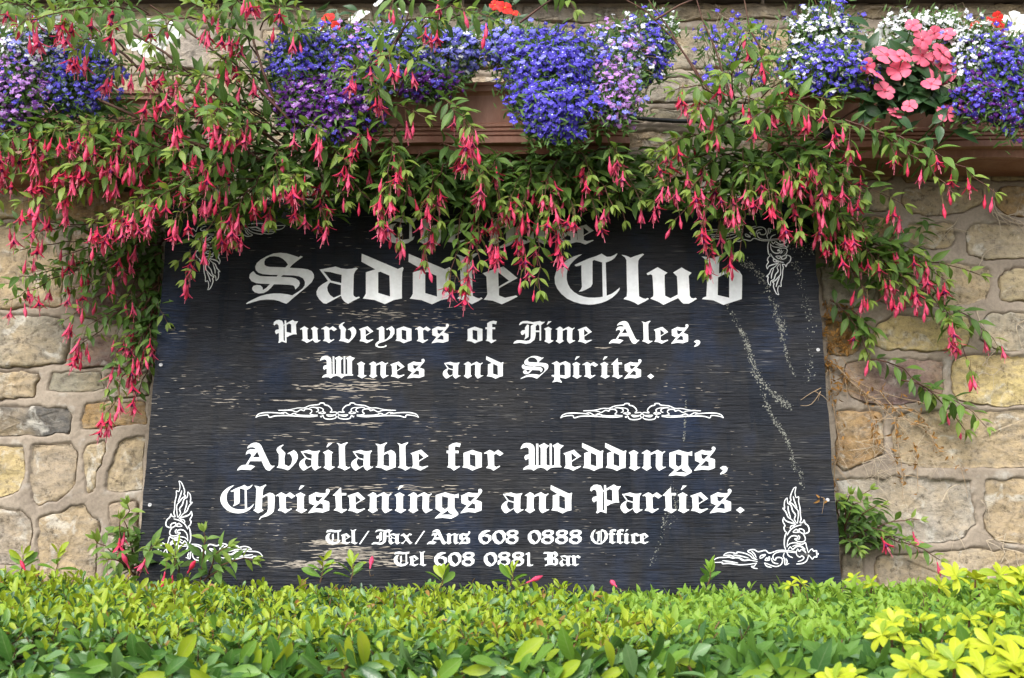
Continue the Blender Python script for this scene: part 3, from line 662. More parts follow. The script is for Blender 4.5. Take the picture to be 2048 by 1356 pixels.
G('s', 7.585, 7.585, 505,
 "1450,238 1560,185 1620,200 1700,200 1715,185 1708,160 1715,140 1740,133 1762,148 1768,170 1750,205 1670,300 1755,330 1760,350 1758,462 1660,495 1560,485 1437,505 1450,485 1533,385 1455,350|1548,245 1600,258 1665,255 1590,330 1555,310|1618,350 1662,370 1665,440 1600,430 1535,432")
G('t', 7.585, 7.585, 505,
 "718,235 760,195 845,112 850,198 925,198 925,232 855,235 860,430 880,445 925,440 940,450 855,505 800,475 735,458 750,445 770,425 760,240")
G('n', 7.585, 7.585, 508,
 "265,238 350,187 400,215 402,240 515,187 560,215 590,225 620,205 632,215 590,250 585,300 583,430 600,450 635,445 640,455 535,508 500,475 485,440 490,250 465,240 402,270 402,435 425,460 345,508 270,460 300,435 305,250 285,245")
G('g', 7.585, 7.585, 505,
 "1300,230 1445,185 1520,210 1590,225 1648,205 1648,275 1585,265 1585,420 1600,450 1640,500 1643,525 1620,545 1535,588 1400,572 1287,585 1300,565 1380,490 1300,440|1395,243 1490,268 1485,415 1440,445 1395,415|1485,462 1500,495 1590,545 1500,525 1385,528")
G('v', 7.585, 7.585, 500,
 "740,110 700,145 700,170 740,205 765,240 750,300 752,410 820,440 855,400 870,340 862,290 830,245 800,250 797,240 895,188 930,215 955,260 955,310 930,370 880,430 830,480 800,497 720,470 630,455 640,445 660,425 665,330 665,250 640,220 628,185 640,155 680,125 725,105")
G('A', 7.585, 7.585, 500,
 "188,165 200,130 240,95 290,77 330,73 370,85 400,115 430,180 500,330 540,410 565,430 612,430 580,460 535,503 500,500 470,480 440,430 410,358 232,358 200,415 250,420 308,437 240,495 180,490 100,485 35,503 40,480 80,435 120,418 165,415 255,270 235,240 200,240 168,262 175,220 200,190 240,175 310,180 318,165 280,145 230,145|342,210 383,300 275,300")
G('W', 9.752, 9.752, 652,
 "108,230 120,180 160,125 220,105 290,110 350,140 380,180 385,240 388,540 420,555 415,120 458,120 460,555 505,545 505,210 468,160 575,108 620,140 672,160 618,215 618,535 685,555 680,120 722,118 724,555 775,545 772,205 735,160 840,105 890,140 960,158 885,230 885,545 920,575 900,585 780,585 700,600 630,652 580,610 510,590 440,605 365,652 320,625 250,622 158,635 170,605 210,570 275,545 272,420 240,425 210,447 190,415 185,380 210,345 272,330 272,240 260,205 220,190 160,205")
G('P', 7.585, 7.585, 508,
 "1595,160 1605,115 1650,80 1700,72 1760,90 1782,140 1783,165 1805,155 1805,82 1835,85 1838,135 1955,72 2000,100 2062,98 2040,130 2020,160 2025,310 2038,345 1980,345 1900,370 1865,392 1843,392 1843,508 1755,480 1705,508 1685,500 1700,465 1698,320 1665,330 1652,343 1630,320 1625,290 1640,262 1698,248 1692,180 1670,150 1640,148 1615,178|1785,180 1805,175 1812,470 1787,460|1843,165 1890,140 1930,158 1932,322 1843,300")
G('o', 6.827, 6.827, 458, "1342,215 1465,172 1530,195 1595,213 1595,410 1530,430 1465,458 1400,425 1322,412 1335,400 1345,385|1427,228 1507,245 1510,410 1430,380")
G('f', 6.827, 6.827, 458,
 "1150,115 1200,85 1255,72 1315,85 1300,135 1260,125 1235,125 1233,183 1285,183 1285,217 1235,217 1235,390 1260,400 1300,395 1305,405 1220,458 1180,425 1125,412 1140,395 1145,380 1148,218 1120,218 1120,183 1150,183")
G(',', 7.585, 7.585, 505, "1592,460 1640,430 1685,435 1712,465 1700,510 1660,545 1600,562 1595,548 1640,500")
G('.', 7.585, 7.585, 505, "1835,455 1900,408 1965,457 1900,505")
k = 6.827 * .804
G('y', k, k, 383,
 "1450,190 1530,150 1560,175 1563,340 1600,320 1640,270 1645,220 1620,190 1600,205 1585,190 1665,150 1700,190 1700,250 1660,310 1580,355 1500,380 1470,400 1475,425 1510,430 1560,425 1575,408 1595,412 1590,430 1550,443 1480,443 1442,425 1440,395 1460,370 1490,350 1490,200 1465,195")
G('F', k, k, 390,
 "1487,135 1510,100 1545,85 1600,82 1680,100 1700,95 1775,83 1800,95 1845,95 1790,140 1790,350 1768,350 1768,235 1717,235 1715,280 1700,340 1640,385 1580,395 1500,380 1410,392 1425,365 1460,345 1520,345 1590,355 1630,345 1648,320 1650,150 1690,125 1600,115 1540,115 1500,140|1717,155 1745,130 1766,150 1768,212 1717,212",
 "1600,130 1625,140 1620,300 1560,338 1575,300 1572,250 1540,275 1520,270 1510,235 1530,212 1570,205 1570,175")
k = 6.827 * .804
G('p', k, k, 395,
 "498,188 570,155 610,185 690,155 755,190 755,365 690,395 610,375 612,400 640,440 638,450 575,432 508,445 535,410 540,375 500,360 500,345 540,342 540,200 520,195|610,215 655,195 680,215 683,350 610,345")
k = 6.206 * .532
G('T', k, k, 242,
 "48,95 60,65 110,57 170,68 240,60 222,85 150,92 100,82", "110,95 90,120 85,160 100,195 150,212 190,205 225,185 215,210 180,235 130,243 80,230 45,190 42,145 65,110", "120,125 140,105 145,180 125,200 115,200 125,180", "190,85 206,85 208,206 190,210")
G('x', k, k, 242, "968,130 1010,105 1045,135 1080,105 1110,115 1100,130 1075,125 1060,155 1095,210 1118,218 1085,242 1045,200 1030,195 1000,238 970,225 1000,215 1035,180 1000,135 985,140")
G('/', k, k, 242, "455,235 565,75 583,75 470,242")
G('6', k, k, 515, "1535,350 1490,365 1440,405 1495,388 1545,410 1545,460 1500,505 1450,517 1405,490 1385,450 1390,400 1430,355 1480,338 1520,340|1425,430 1460,412 1505,430 1510,470 1480,490 1440,470")
G('0', k, k, 515, "1640,340 1690,345 1725,385 1720,450 1680,500 1635,517 1590,500 1558,450 1560,395 1595,355|1600,385 1640,365 1680,400 1690,450 1655,490 1610,450")
G('8', k, k, 515, "1780,340 1840,335 1885,350 1890,380 1860,408 1890,430 1885,475 1840,510 1785,515 1735,490 1733,450 1770,425 1742,400 1745,365|1790,365 1840,360 1850,385 1820,398 1780,390|1780,440 1830,435 1855,465 1830,490 1785,480 1765,460")
k = 5.689 * .532
G('O', k, k, 217,
 "1375,48 1350,90 1345,140 1365,180 1400,203 1430,208 1430,217 1400,218 1360,208 1325,175 1312,130 1325,90 1350,60", "1428,55 1450,48 1490,65 1513,105 1508,150 1475,190 1440,216 1430,217 1430,208 1445,195 1470,160 1478,115 1468,80 1445,70",
 "1370,92 1418,65 1416,180 1385,190 1395,165 1395,97", "1428,65 1440,65 1440,200 1430,205")
G('B', k, k, 468,
 "775,325 790,305 840,305 885,310 910,298 935,315 945,340 915,370 945,390 945,440 915,460 880,450 830,455 795,468 800,450 825,440 822,395 795,400 790,375 822,365 822,325|885,330 908,335 905,360 885,368|885,388 910,395 910,440 885,432|849,325 856,325 856,440 849,440")
G('1', k, k, 470, "573,330 610,310 625,315 625,440 645,455 662,445 660,460 625,470 595,465 598,330 580,340")
G('H', 7.585*.84, 7.585*.97, 505,
 "595,85 640,92 680,105 730,88 770,68 780,80 745,115 730,150 722,245 800,205 835,193 880,205 905,230 908,300 900,430 890,480 850,520 790,550 710,570 690,590 675,605 668,598 690,560 740,530 790,490 805,440 805,330 802,245 775,240 718,275 712,440 740,462 655,505 582,460 610,440 615,400 625,300 600,310 590,290 570,300 560,280 575,255 600,250 626,255 630,140 615,105")

def line(text, base0, base1, sx, sy):
    """text: list of (char, left pixel); base0/base1 baseline at x=500 and x=1500; every letter is a flat vinyl shape of its own"""
    for q, (ch, x) in enumerate(text):
        V = []; Fc = []
        for k, pc in enumerate(GL[ch]):
            base = base0 + (base1 - base0) * (x - 500) / 1000
            loops = [[on_board(x + gx * sx, base - gy * sy, 0.0006 + 0.00003 * k) for gx, gy in lp] for lp in pc]
            flat = [v for lp in loops for v in lp]
            tris = tessellate_polygon([[Vector((v.x, v.z, 0)) for v in lp] for lp in loops])
            n = len(V); V += flat
            for t in tris:
                a, b, c_ = [flat[i] for i in t]
                if (b - a).cross(c_ - a).dot(N) < 0: t = (t[0], t[2], t[1])
                Fc.append(tuple(i + n for i in t))
        o = pmesh('full_stop' if ch == '.' else 'comma' if ch == ',' else 'slash' if ch == '/' else 'numeral' if ch.isdigit() else 'letter', V, Fc, sign, M['vinyl'])
        if ch.isalnum(): o['label'] = ('white blackletter ' + ('digit ' if ch.isdigit() else 'letter ') + {'j': 'i'}.get(ch, ch))
def L(chars, xs): return list(zip(chars, xs))
line(L('The', [772, 838, 893]) + L('Horse', [972, 1026, 1068, 1110, 1150]), 488, 490, 1.04, 0.95)
line(L('SaddleClub', [492.3, 633.1, 723, 817, 910.6, 965, 1109.1, 1243, 1293.2, 1403]), 607.3, 610.4, SX, SY)
line(L('PurveyorsofFineAles,', [547,600,642.5,677.7,718,750.9,790.8,830,862.9,932.8,970.9,1026.5,1088,1110.7,1154.9,1217.8,1282.6,1307.5,1341.9,1387.8]), 686, 688.1, .804, .804)
line(L('WjnesandSpirits.', [640,714.2,737.7,780.4,814.3,885.6,926.9,972.3,1041,1102.9,1144.3,1164.5,1200.4,1221.9,1247.8,1294.4]), 756.6, 758.2, .804, .804)
line(L('AvailableforWeddjngs,', [474.6,553.1,598.5,646.3,673,702.4,750.5,794,821.1,893.3,924.1,968,1041.1,1126.7,1164.1,1210,1257,1282.7,1337,1387.8,1439.6]), 940.9, 941.8, .99, .99)
line(L('ChristeningsandParties.', [440.9,506.7,551.3,590.8,616.2,665.3,694.7,734.9,789,815.8,869.7,920.8,1002.7,1049.1,1101.2,1180.3,1240.8,1284.7,1324.7,1354.9,1380.3,1419.5,1471.9]), 1026.6, 1026.6, 1, 1)
line(L('Tel/Fax/Ans6080888Office', [651.4,682,700.6,718.3,743,777.1,801,829.5,854,892,917.3,956.9,984.8,1011.5,1055.5,1082.7,1110.5,1138,1180.6,1217.2,1232.5,1247,1261.1,1278.2]), 1089.2, 1088.0, .532, .532)
line(L('Tel6080881Bar', [787.6,818.2,838,868.2,896,923.8,967.6,995.3,1023,1050.7,1086.2,1119,1140.7]), 1133, 1132.4, .532, .532)

# ------------------------------------------------------------------ line ornaments
def smooth(pts, k=4):
    out = []; n = len(pts)
    for i in range(n - 1):
        p0, p1, p2, p3 = pts[max(i-1, 0)], pts[i], pts[i+1], pts[min(i+2, n-1)]
        for j in range(k):
            t = j / k; out.append(tuple(0.5*((2*p1[a]) + (-p0[a]+p2[a])*t + (2*p0[a]-5*p1[a]+4*p2[a]-p3[a])*t*t + (-p0[a]+3*p1[a]-3*p2[a]+p3[a])*t**3) for a in (0, 1)))
    out.append(pts[-1]); return out
def ribbons(name, lines, w, label, fn):
    V = []; Fc = []
    for q, ln in enumerate(lines):
        P = smooth(ln); n = len(V); m = len(P)
        for i, (x, y) in enumerate(P):
            a, b = P[max(i-1, 0)], P[min(i+1, m-1)]; dx, dy = b[0]-a[0], b[1]-a[1]; L_ = math.hypot(dx, dy) or 1
            ww = w * (0.55 + 0.45 * math.sin(math.pi * min(1, max(0, i / (m-1)))))
            ox, oy = -dy/L_*ww, dx/L_*ww
            V += [on_board(*fn(x + ox, y + oy), 0.0006 + 0.00002*q), on_board(*fn(x - ox, y - oy), 0.0006 + 0.00002*q)]
        for i in range(m - 1):
            a = n + i*2; f = (a, a+1, a+3, a+2)
            if (V[f[1]] - V[f[0]]).cross(V[f[2]] - V[f[0]]).dot(N) < 0: f = f[::-1]
            Fc.append(f)
    o = pmesh(name, V, Fc, sign, M['vinyl']); tag(o, label)
DIV = [pp(s) for s in ("65,270 90,235 150,215 250,212 360,220 400,228", "65,270 110,250 205,240 225,268 300,250 450,248 600,258 700,262 790,252", "360,215 410,210 465,240 510,222 560,240 640,246 710,245 790,240",
 "330,185 450,180 560,158 630,158 700,130 800,118 820,102 865,102 870,120 910,130 945,160 955,190 935,210 1000,205 1010,225 980,240 900,235", "330,187 480,187 540,205 590,180 630,190 640,172 680,168 715,180 720,205 700,225 740,240 790,240",
 "695,155 740,150 790,165 795,195 770,205", "740,150 820,155 855,175 850,200 880,215 850,225 800,215 840,205", "820,250 830,265 850,245 870,280 930,290 990,280 1010,260 990,245", "890,235 920,255 980,250")]
DIV2 = DIV + [[(2036 - x, y) for x, y in l] for l in DIV]
ribbons('scroll_ornament', DIV2, 6.5, 'right scroll divider', lambda x, y: (1110 + x/5.851, 790 + y/5.851))
ribbons('scroll_ornament', DIV2, 6.5, 'left scroll divider', lambda x, y: (1110 - 609.5 + x/5.851, 789 + y/5.851))
COR = [pp(s) for s in ("1300,100 1265,120 1232,190 1217,250 1225,290 1205,320 1245,340 1290,395 1325,440 1330,500 1320,620", "1300,100 1283,180 1300,250 1335,240 1335,310 1355,400 1360,500 1370,560 1355,610 1400,600 1410,570 1430,620 1465,650 1485,700 1475,745 1420,765 1415,730 1390,705 1345,700 1350,740 1400,770 1430,830 1420,870 1370,885 1310,870 1280,840 1310,835 1320,850",
 "1258,235 1275,300 1312,400", "1172,255 1140,290 1130,350 1135,405 1110,405 1155,460 1185,530 1240,570 1290,630", "1172,255 1180,330 1225,360 1250,440 1290,500 1275,560 1310,620", "1185,370 1190,440 1222,545",
 "1122,530 1110,590 1140,650 1125,680 1140,730 1170,750", "1122,530 1150,580 1240,615 1300,640", "1150,585 1200,605 1270,620", "1210,690 1230,655 1275,655 1245,690 1212,692", "1250,745 1300,705 1330,745 1255,748", "1170,790 1220,710 1290,665 1375,640",
 "1150,1000 1130,920 1140,800 1170,745", "1170,960 1180,870 1220,810 1280,795 1320,815 1310,840 1275,850", "1325,790 1350,815 1335,855", "1170,950 1210,910 1290,895 1380,920 1430,895 1450,960 1475,1040", "1185,995 1215,955 1250,990 1310,950 1380,960 1440,1040",
 "1245,950 1310,930 1380,950 1430,990", "1300,1040 1320,985 1345,1020 1380,990 1440,1045", "1475,1040 1500,1000 1530,985 1545,1015 1590,1010 1590,1045 1618,1052 1590,1075 1595,1100 1555,1100 1530,1130 1500,1095 1475,1070",
 "1300,1025 1200,1010 1050,1005 920,1045 860,1005 760,1025 700,995 640,1000 610,1020 670,1060 700,1110 745,1140", "660,1015 700,1050 730,1110", "100,1180 140,1130 200,1108 290,1105 340,1100 400,1115 470,1105 540,1150 640,1145 750,1165", "260,1078 300,1045 370,1035 450,1050 460,1030 560,1045 640,1080 680,1120 745,1140",
 "260,1078 360,1075 420,1105 500,1115 560,1145 640,1130", "400,1070 500,1085 620,1115", "100,1180 245,1175 245,1195 340,1190 480,1210 620,1205 740,1185", "245,1150 350,1165 470,1185", "730,1190 700,1230 660,1235 700,1258 750,1265",
 "780,1120 790,1085 830,1070 860,1070 820,1105 785,1122", "850,1145 880,1110 890,1135 915,1095 915,1145 852,1147", "840,1185 870,1190 960,1225 1020,1235 1080,1210 1105,1150 1080,1110 1020,1110 1000,1145 970,1120 975,1070 1040,1030 1140,1025 1300,1040",
 "945,1115 960,1165 1000,1190 1045,1195", "850,1190 880,1230 950,1248", "1130,1040 1115,1090 1135,1140 1140,1210 1200,1190", "1150,1120 1170,1160 1160,1200", "1165,1030 1190,1080 1250,1110", "1300,1040 1310,1075 1350,1100 1380,1085 1410,1110 1380,1145 1320,1165", "1475,1075 1450,1150 1390,1190 1300,1200")]
cpx = lambda x, y: (1410 + x/7.1375, 960 + y/7.1375)
ribbons('corner_ornament', COR, 8.5, 'lower right leaf scroll', cpx)
def cbl(x, y): a, b = cpx(x, y); return (1950 - a, b - 12)
def ctr(x, y): a, b = cpx(x, y); return (1598 - (1636 - a)*.925, 468 + (1117 - b)*.853)
def ctl(x, y): a, b = ctr(x, y); return (1973 - a, b - 10)
ribbons('corner_ornament', COR, 8.5, 'lower left leaf scroll', cbl)
ribbons('corner_ornament', COR, 8.5, 'upper right leaf scroll', ctr)
ribbons('corner_ornament', COR, 8.5, 'upper left leaf scroll', ctl)

# ------------------------------------------------------------------ peeled slivers and lichen on the board
r = random.Random(11)
def sliver(V, Fc, px, py, Lp, h, lift):
    k = max(3, int(Lp / 5)); up = []; dn = []
    for i in range(k + 1):
        t = i / k; e = math.sin(math.pi * min(1, max(0, t))) ** 0.5 if 0 < t < 1 else 0
        x = px + (t - .5) * Lp; y = py + (noise.noise(Vector((x*.05, py*.4, 1)))*2)
        up.append((x, y - h*e*r.uniform(.25, 1))); dn.append((x, y + h*e*r.uniform(.1, .8)))
    n = len(V); V += [on_board(x, y, lift) for x, y in up] + [on_board(x, y, lift) for x, y in dn]
    for i in range(k): Fc.append((n+i, n+k+1+i, n+k+2+i, n+i+1))
CL = [(700,1108,55,12,120,3.0), (760,1118,80,14,90,1.7), (655,1086,30,5,26,2.8), (620,1130,50,7,26,3), (690,775,90,9,70,2.2), (760,765,60,8,20,2), (640,712,45,10,26,1.6), (560,800,110,4,16,2.2), (740,795,60,5,16,2), (700,848,90,5,26,2),
      (840,978,70,9,26,2), (690,975,60,6,18,2), (350,658,50,10,18,1.6), (430,772,70,16,34,1.3), (310,840,22,60,34,1.1), (470,810,60,40,30,1.1), (760,628,90,12,60,1.5), (900,640,70,30,50,1.2),
      (1000,800,130,60,60,1.0), (820,1000,200,60,60,1.1), (1000,990,160,40,36,1.1), (480,1050,140,50,50,.9), (1150,1080,120,60,50,.9), (640,480,160,60,50,1.1), (620,880,120,12,30,1.5), (560,1010,90,20,30,1.4),
      (1210,695,14,2,6,2.2), (880,870,70,30,40,1.2), (330,950,60,60,60,1.0), (600,1130,60,10,26,2.4), (1330,770,150,60,60,0.9), (1500,1000,120,120,90,0.8), (700,620,220,40,60,1.1)]
V = []; Fc = []
for cx, cy, sx_, sy_, n, h in CL:
    for i in range(int(n*(.72 if h < 2.4 else 1))):
        px, py = cx + r.gauss(0, sx_*.55), cy + r.gauss(0, sy_*.55)
        if py > 1170 or px < 300 - (py-900)*.06 or px > 1620 + (py-500)*.07: continue
        sliver(V, Fc, px, py, r.uniform(.4, 1.9) * h * 9, h * r.uniform(.3, .8), 0.00025)
o = pmesh('peeled_patch', V, Fc, sign, M['peel']); o['kind'] = 'stuff'
V = []; Fc = []
def blob(px, py, s):
    k = r.randint(5, 7); n = len(V); a0 = r.random()*6
    c_ = on_board(px, py, 0.0012*min(1, s/3) + .0004); V.append(c_)
    for i in range(k):
        a = a0 + i*2*math.pi/k; rr = s*.8*r.uniform(.4, 1.15); V.append(on_board(px + math.cos(a)*rr, py + math.sin(a)*rr, 0.0002))
    for i in range(k):
        f = (n, n+1+i, n+1+(i+1) % k); 
        if (V[f[1]] - V[f[0]]).cross(V[f[2]] - V[f[0]]).dot(N) < 0: f = f[::-1]
        Fc.append(f)
PATHS = [([(1480,522),(1515,545),(1540,590),(1558,640),(1567,660)], 7, 170), ([(1483,660),(1495,690),(1505,725),(1530,770),(1560,800),(1580,815)], 5.5, 230), ([(1505,740),(1525,780),(1540,825),(1555,850),(1570,870),(1580,900),(1590,938)], 4.5, 170),
         ([(1550,610),(1560,660),(1568,690),(1576,720),(1590,750)], 4, 70), ([(1590,520),(1600,560),(1615,620),(1622,700),(1618,760)], 9, 80), ([(1372,800),(1370,840),(1368,880)], 2.2, 45), ([(1345,975),(1352,1000),(1340,1030),(1328,1052)], 9, 60),
         ([(1560,520),(1600,490),(1630,500)], 10, 60), ([(1455,610),(1470,640),(1485,670)], 5, 24), ([(1330,1040),(1318,1090),(1300,1130)], 4, 24), ([(1600,940),(1606,970)], 6, 20)]
for path, w, n in PATHS:
    seg = smooth(path, 6)
    for i in range(int(n*2.2)):
        t = r.random() * (len(seg) - 1); k = int(t); a, b = seg[k], seg[min(k+1, len(seg)-1)]; f = t - k
        blob(a[0]*(1-f)+b[0]*f + r.gauss(0, w*.55), a[1]*(1-f)+b[1]*f + r.gauss(0, w*.8), r.choice((.6, .8, 1.1, 1.6, 2.3)))
o = pmesh('lichen_patch', V, Fc, sign, M['lichen']); o['kind'] = 'stuff'

# ================================================================== planters on the wall
def planter(pxl, pxr, ytop, ybot, label):
    Yf, Yb = -0.138, -0.012
    a = at(pxl, ytop, Yf); b = at(pxr, ytop, Yf); zt = a.z; zb = at(1024, ybot, Yf).z; x0, x1 = a.x, b.x; h = zt - zb
    root = empty('window_box', ((x0+x1)/2, -0.1, zb), label, 'planter', 'brown troughs fixed along the wall')
    # profile of the front from rim to foot: (inset, drop)
    pr = [(0, 0), (0, .010), (.004, .012), (.007, .016), (.008, h*.62), (.003, h*.66), (.003, h*.70), (.006, h*.71), (.006, h*.725), (.0025, h*.735), (.0025, h*.775), (.0055, h*.785), (.0055, h*.80),
          (.002, h*.81), (.002, h*.85), (.005, h*.86), (.005, h*.875), (.001, h*.885), (0, h*.99), (.002, h), (.014, h + .001), (.018, h + .014), (.03, h + .0145)]
    V = []; n = 0
    rngx = 24
    for ins, dr in pr:
        z = zt - dr; xs_ = [x0 + ins, x1 - ins]
        row = [(xs_[0], Yb, z)] + [(xs_[0] + 0.004, Yf + ins + 0.002, z)] + [(xs_[0] + 0.012 + (xs_[1]-xs_[0]-0.024)*k/rngx, Yf + ins + 0.0006*math.sin(k*1.7) - 0.002*math.sin(math.pi*k/rngx), z + 0.0008*math.sin(k*.9)) for k in range(rngx+1)] + [(xs_[1] - 0.004, Yf + ins + .002, z), (xs_[1], Yb, z)]
        n = len(row); V += row
    Fc = [(i*n+k, i*n+k+1, (i+1)*n+k+1, (i+1)*n+k) for i in range(len(pr)-1) for k in range(n-1)]
    b_ = (len(pr)-1)*n; Fc.append(tuple(b_ + k for k in range(n)))
    body = pmesh('trough', V, Fc, root, M['terra'])
    mb = MB()   # inner lip
    mb.box(x0, x1, Yf - 0.004, Yf + 0.012, zt, zt + 0.006); mb.box(x0, x1, Yb - 0.012, Yb, zt - 0.01, zt + 0.0055); mb.box(x0 - .001, x0 + 0.012, Yf + .0125, Yb - .0125, zt + 0.0002, zt + 0.0052); mb.box(x1 - 0.012, x1 + .001, Yf + .0125, Yb - .0125, zt + 0.0002, zt + 0.0052)
    mb.build('rim', root, M['terra'])
    mb = MB(); mb.box(x0 + .013, x1 - .013, Yf + .013, Yb - .013, zt - 0.05, zt - 0.008); mb.build('soil', root, M['soil'])
    for k in (0.15, 0.85):
        x = x0 + (x1-x0)*k; mb = MB(); z = zb - 0.0155
        mb.box(x-.014, x+.014, Yf + .04, 0.004, z-.005, z)
        mb.build('bracket', root, M['cable'])
    return root, (x0, x1, zt, zb)
PC, dC = planter(612, 1263, 172, 287, 'long brown plastic trough in the middle, above the notice board, full of blue lobelia')
PR, dR = planter(1558, 2230, 186, 294, 'long brown plastic trough on the right with coral busy lizzies')
PL, dL = planter(-330, 318, 188, 318, 'brown plastic trough at the far left hidden behind fuchsia branches')
p = at(1655, 268, -0.141); mb = MB(); V, Fc = lathe([(0.0, -0.013), (0.006, -0.012), (0.011, -0.008), (0.013, 0.0), (0.012, 0.006)], 12)
pmesh('drain_plug', [(p.x + x, p.y + z, p.z + y) for x, y, z in V], Fc, PR, M['cable'], True)
# cable clipped along the wall between the troughs
mb = MB(); pts = [at(1225, 232, -0.02), at(1270, 236, -0.019), at(1300, 239, -0.018), at(1350, 242, -0.018), at(1400, 243, -0.019), at(1450, 243, -0.019), at(1520, 245, -0.018), at(1600, 242, -0.018)]
mb.tube(pts, 0.0042, 0.0042, 8); o = mb.build('cable', None, M['cable'], True); tag(o, 'black cable running along the wall between the two troughs', 'cable')

# ================================================================== flowers in the troughs
def clump(cx, cy, rx, ry, Yc, dy, kinds, n, label, dens_top=0.0, name='lobelia', group='lobelia clumps in the troughs', upright=False, seed=0, size=1.0):
    size = 1.28 if ('large' in label or 'deep' in label or 'lowest' in label) else 1.0
    r = random.Random(seed + int(cx)); c = at(cx, cy, Yc); sc = (at(cx + 100, cy, Yc).x - c.x) / 100
    root = empty(name, (c.x, c.y, c.z - ry*sc), label, 'flowers', group); items = []; gr = []; stems = MB()
    for i in range(n):
        u = r.uniform(-1, 1); v = r.uniform(-1, 1)
        if u*u + v*v > 1: 
            k = math.sqrt(u*u+v*v); u /= k*r.uniform(1.0, 1.25); v /= k*r.uniform(1.0, 1.25)
        d = math.sqrt(max(0, 1 - u*u - v*v)); dep = -d*dy*r.uniform(.45, 1.0)
        big = size > 1.1; e = r.gauss(0, .08 if big else .15)
        P = c + Vector(((u + e)*rx*sc, dep, (v + r.gauss(0, .08 if big else .15))*ry*sc))
        if i % 11 == 5:
            ang = r.uniform(-.5, 3.64); q_ = r.uniform(1.05, 1.45); P = c + Vector((math.cos(ang)*q_*rx*sc, -dy*.4, math.sin(ang)*q_*ry*sc)); P.y = min(P.y, -.022)
            stems.tube([c + Vector((math.cos(ang)*.5*rx*sc, -dy*.2, math.sin(ang)*.5*ry*sc)), c.lerp(P, .8) + Vector((r.gauss(0, .004), 0, .004)), P + Vector((0, .003, 0))], .0007, .0005, 3, False)
        P.y = min(P.y, -0.022)
        k = r.choice(kinds if not isinstance(kinds, dict) else [q for q, w in kinds.items() for _ in range(w)])
        t = r.choice(LF[k]); s_ = r.uniform(.62, 1.02) * size
        yaw = u*0.7 + r.gauss(0, .45); pit = 0.25 + v*.5 + r.gauss(0, .35)
        m = Matrix.Translation(P) @ Matrix.Rotation(yaw, 4, 'Z') @ Matrix.Rotation(-pit, 4, 'X') @ Matrix.Rotation(r.gauss(0, .3), 4, 'Y') @ Matrix.Diagonal((s_, s_, s_, 1))
        items.append((t, m))
        for q in range(3):
            L_ = r.uniform(.010, .020); Q = P + Vector((r.gauss(0, .008), r.uniform(.004, .022), r.gauss(-.006, .010))); Q.y = min(Q.y, -0.015)
            gr.append((LT[0][0], orient(Q, (r.gauss(0, .6), r.gauss(-.3, .4), r.gauss(.3, .6)), (0, -1, .5), L_, .5)))
        if upright and i % 2 == 0:
            base = Vector((c.x + u*rx*sc*.6, Yc + .02, c.z - ry*sc)); stems.tube([base, base.lerp(P, .5) + Vector((r.gauss(0, .008), 0, 0)), P + Vector((0, .003, 0))], .0007, .0005, 3, False)
    for i in range(int(n*2.2)):      # leafy core
        u, v = r.gauss(0, .5), r.gauss(0, .5)
        if u*u+v*v > .8: continue
        Q = c + Vector((u*rx*sc, -r.random()*dy*.45, v*ry*sc)); Q.y = min(Q.y, -0.02)
        gr.append((LT[0][0], orient(Q, (r.gauss(0, .7), r.gauss(-.2, .4), r.gauss(.2, .7)), (0, -1, .3), r.uniform(.014, .026), .6)))
    parts('flower', root, items, 300)
    mass('foliage', root, gr)
    if stems.v: o = stems.build('stems', root, M['pedicel']); o['kind'] = 'stuff'
    return root
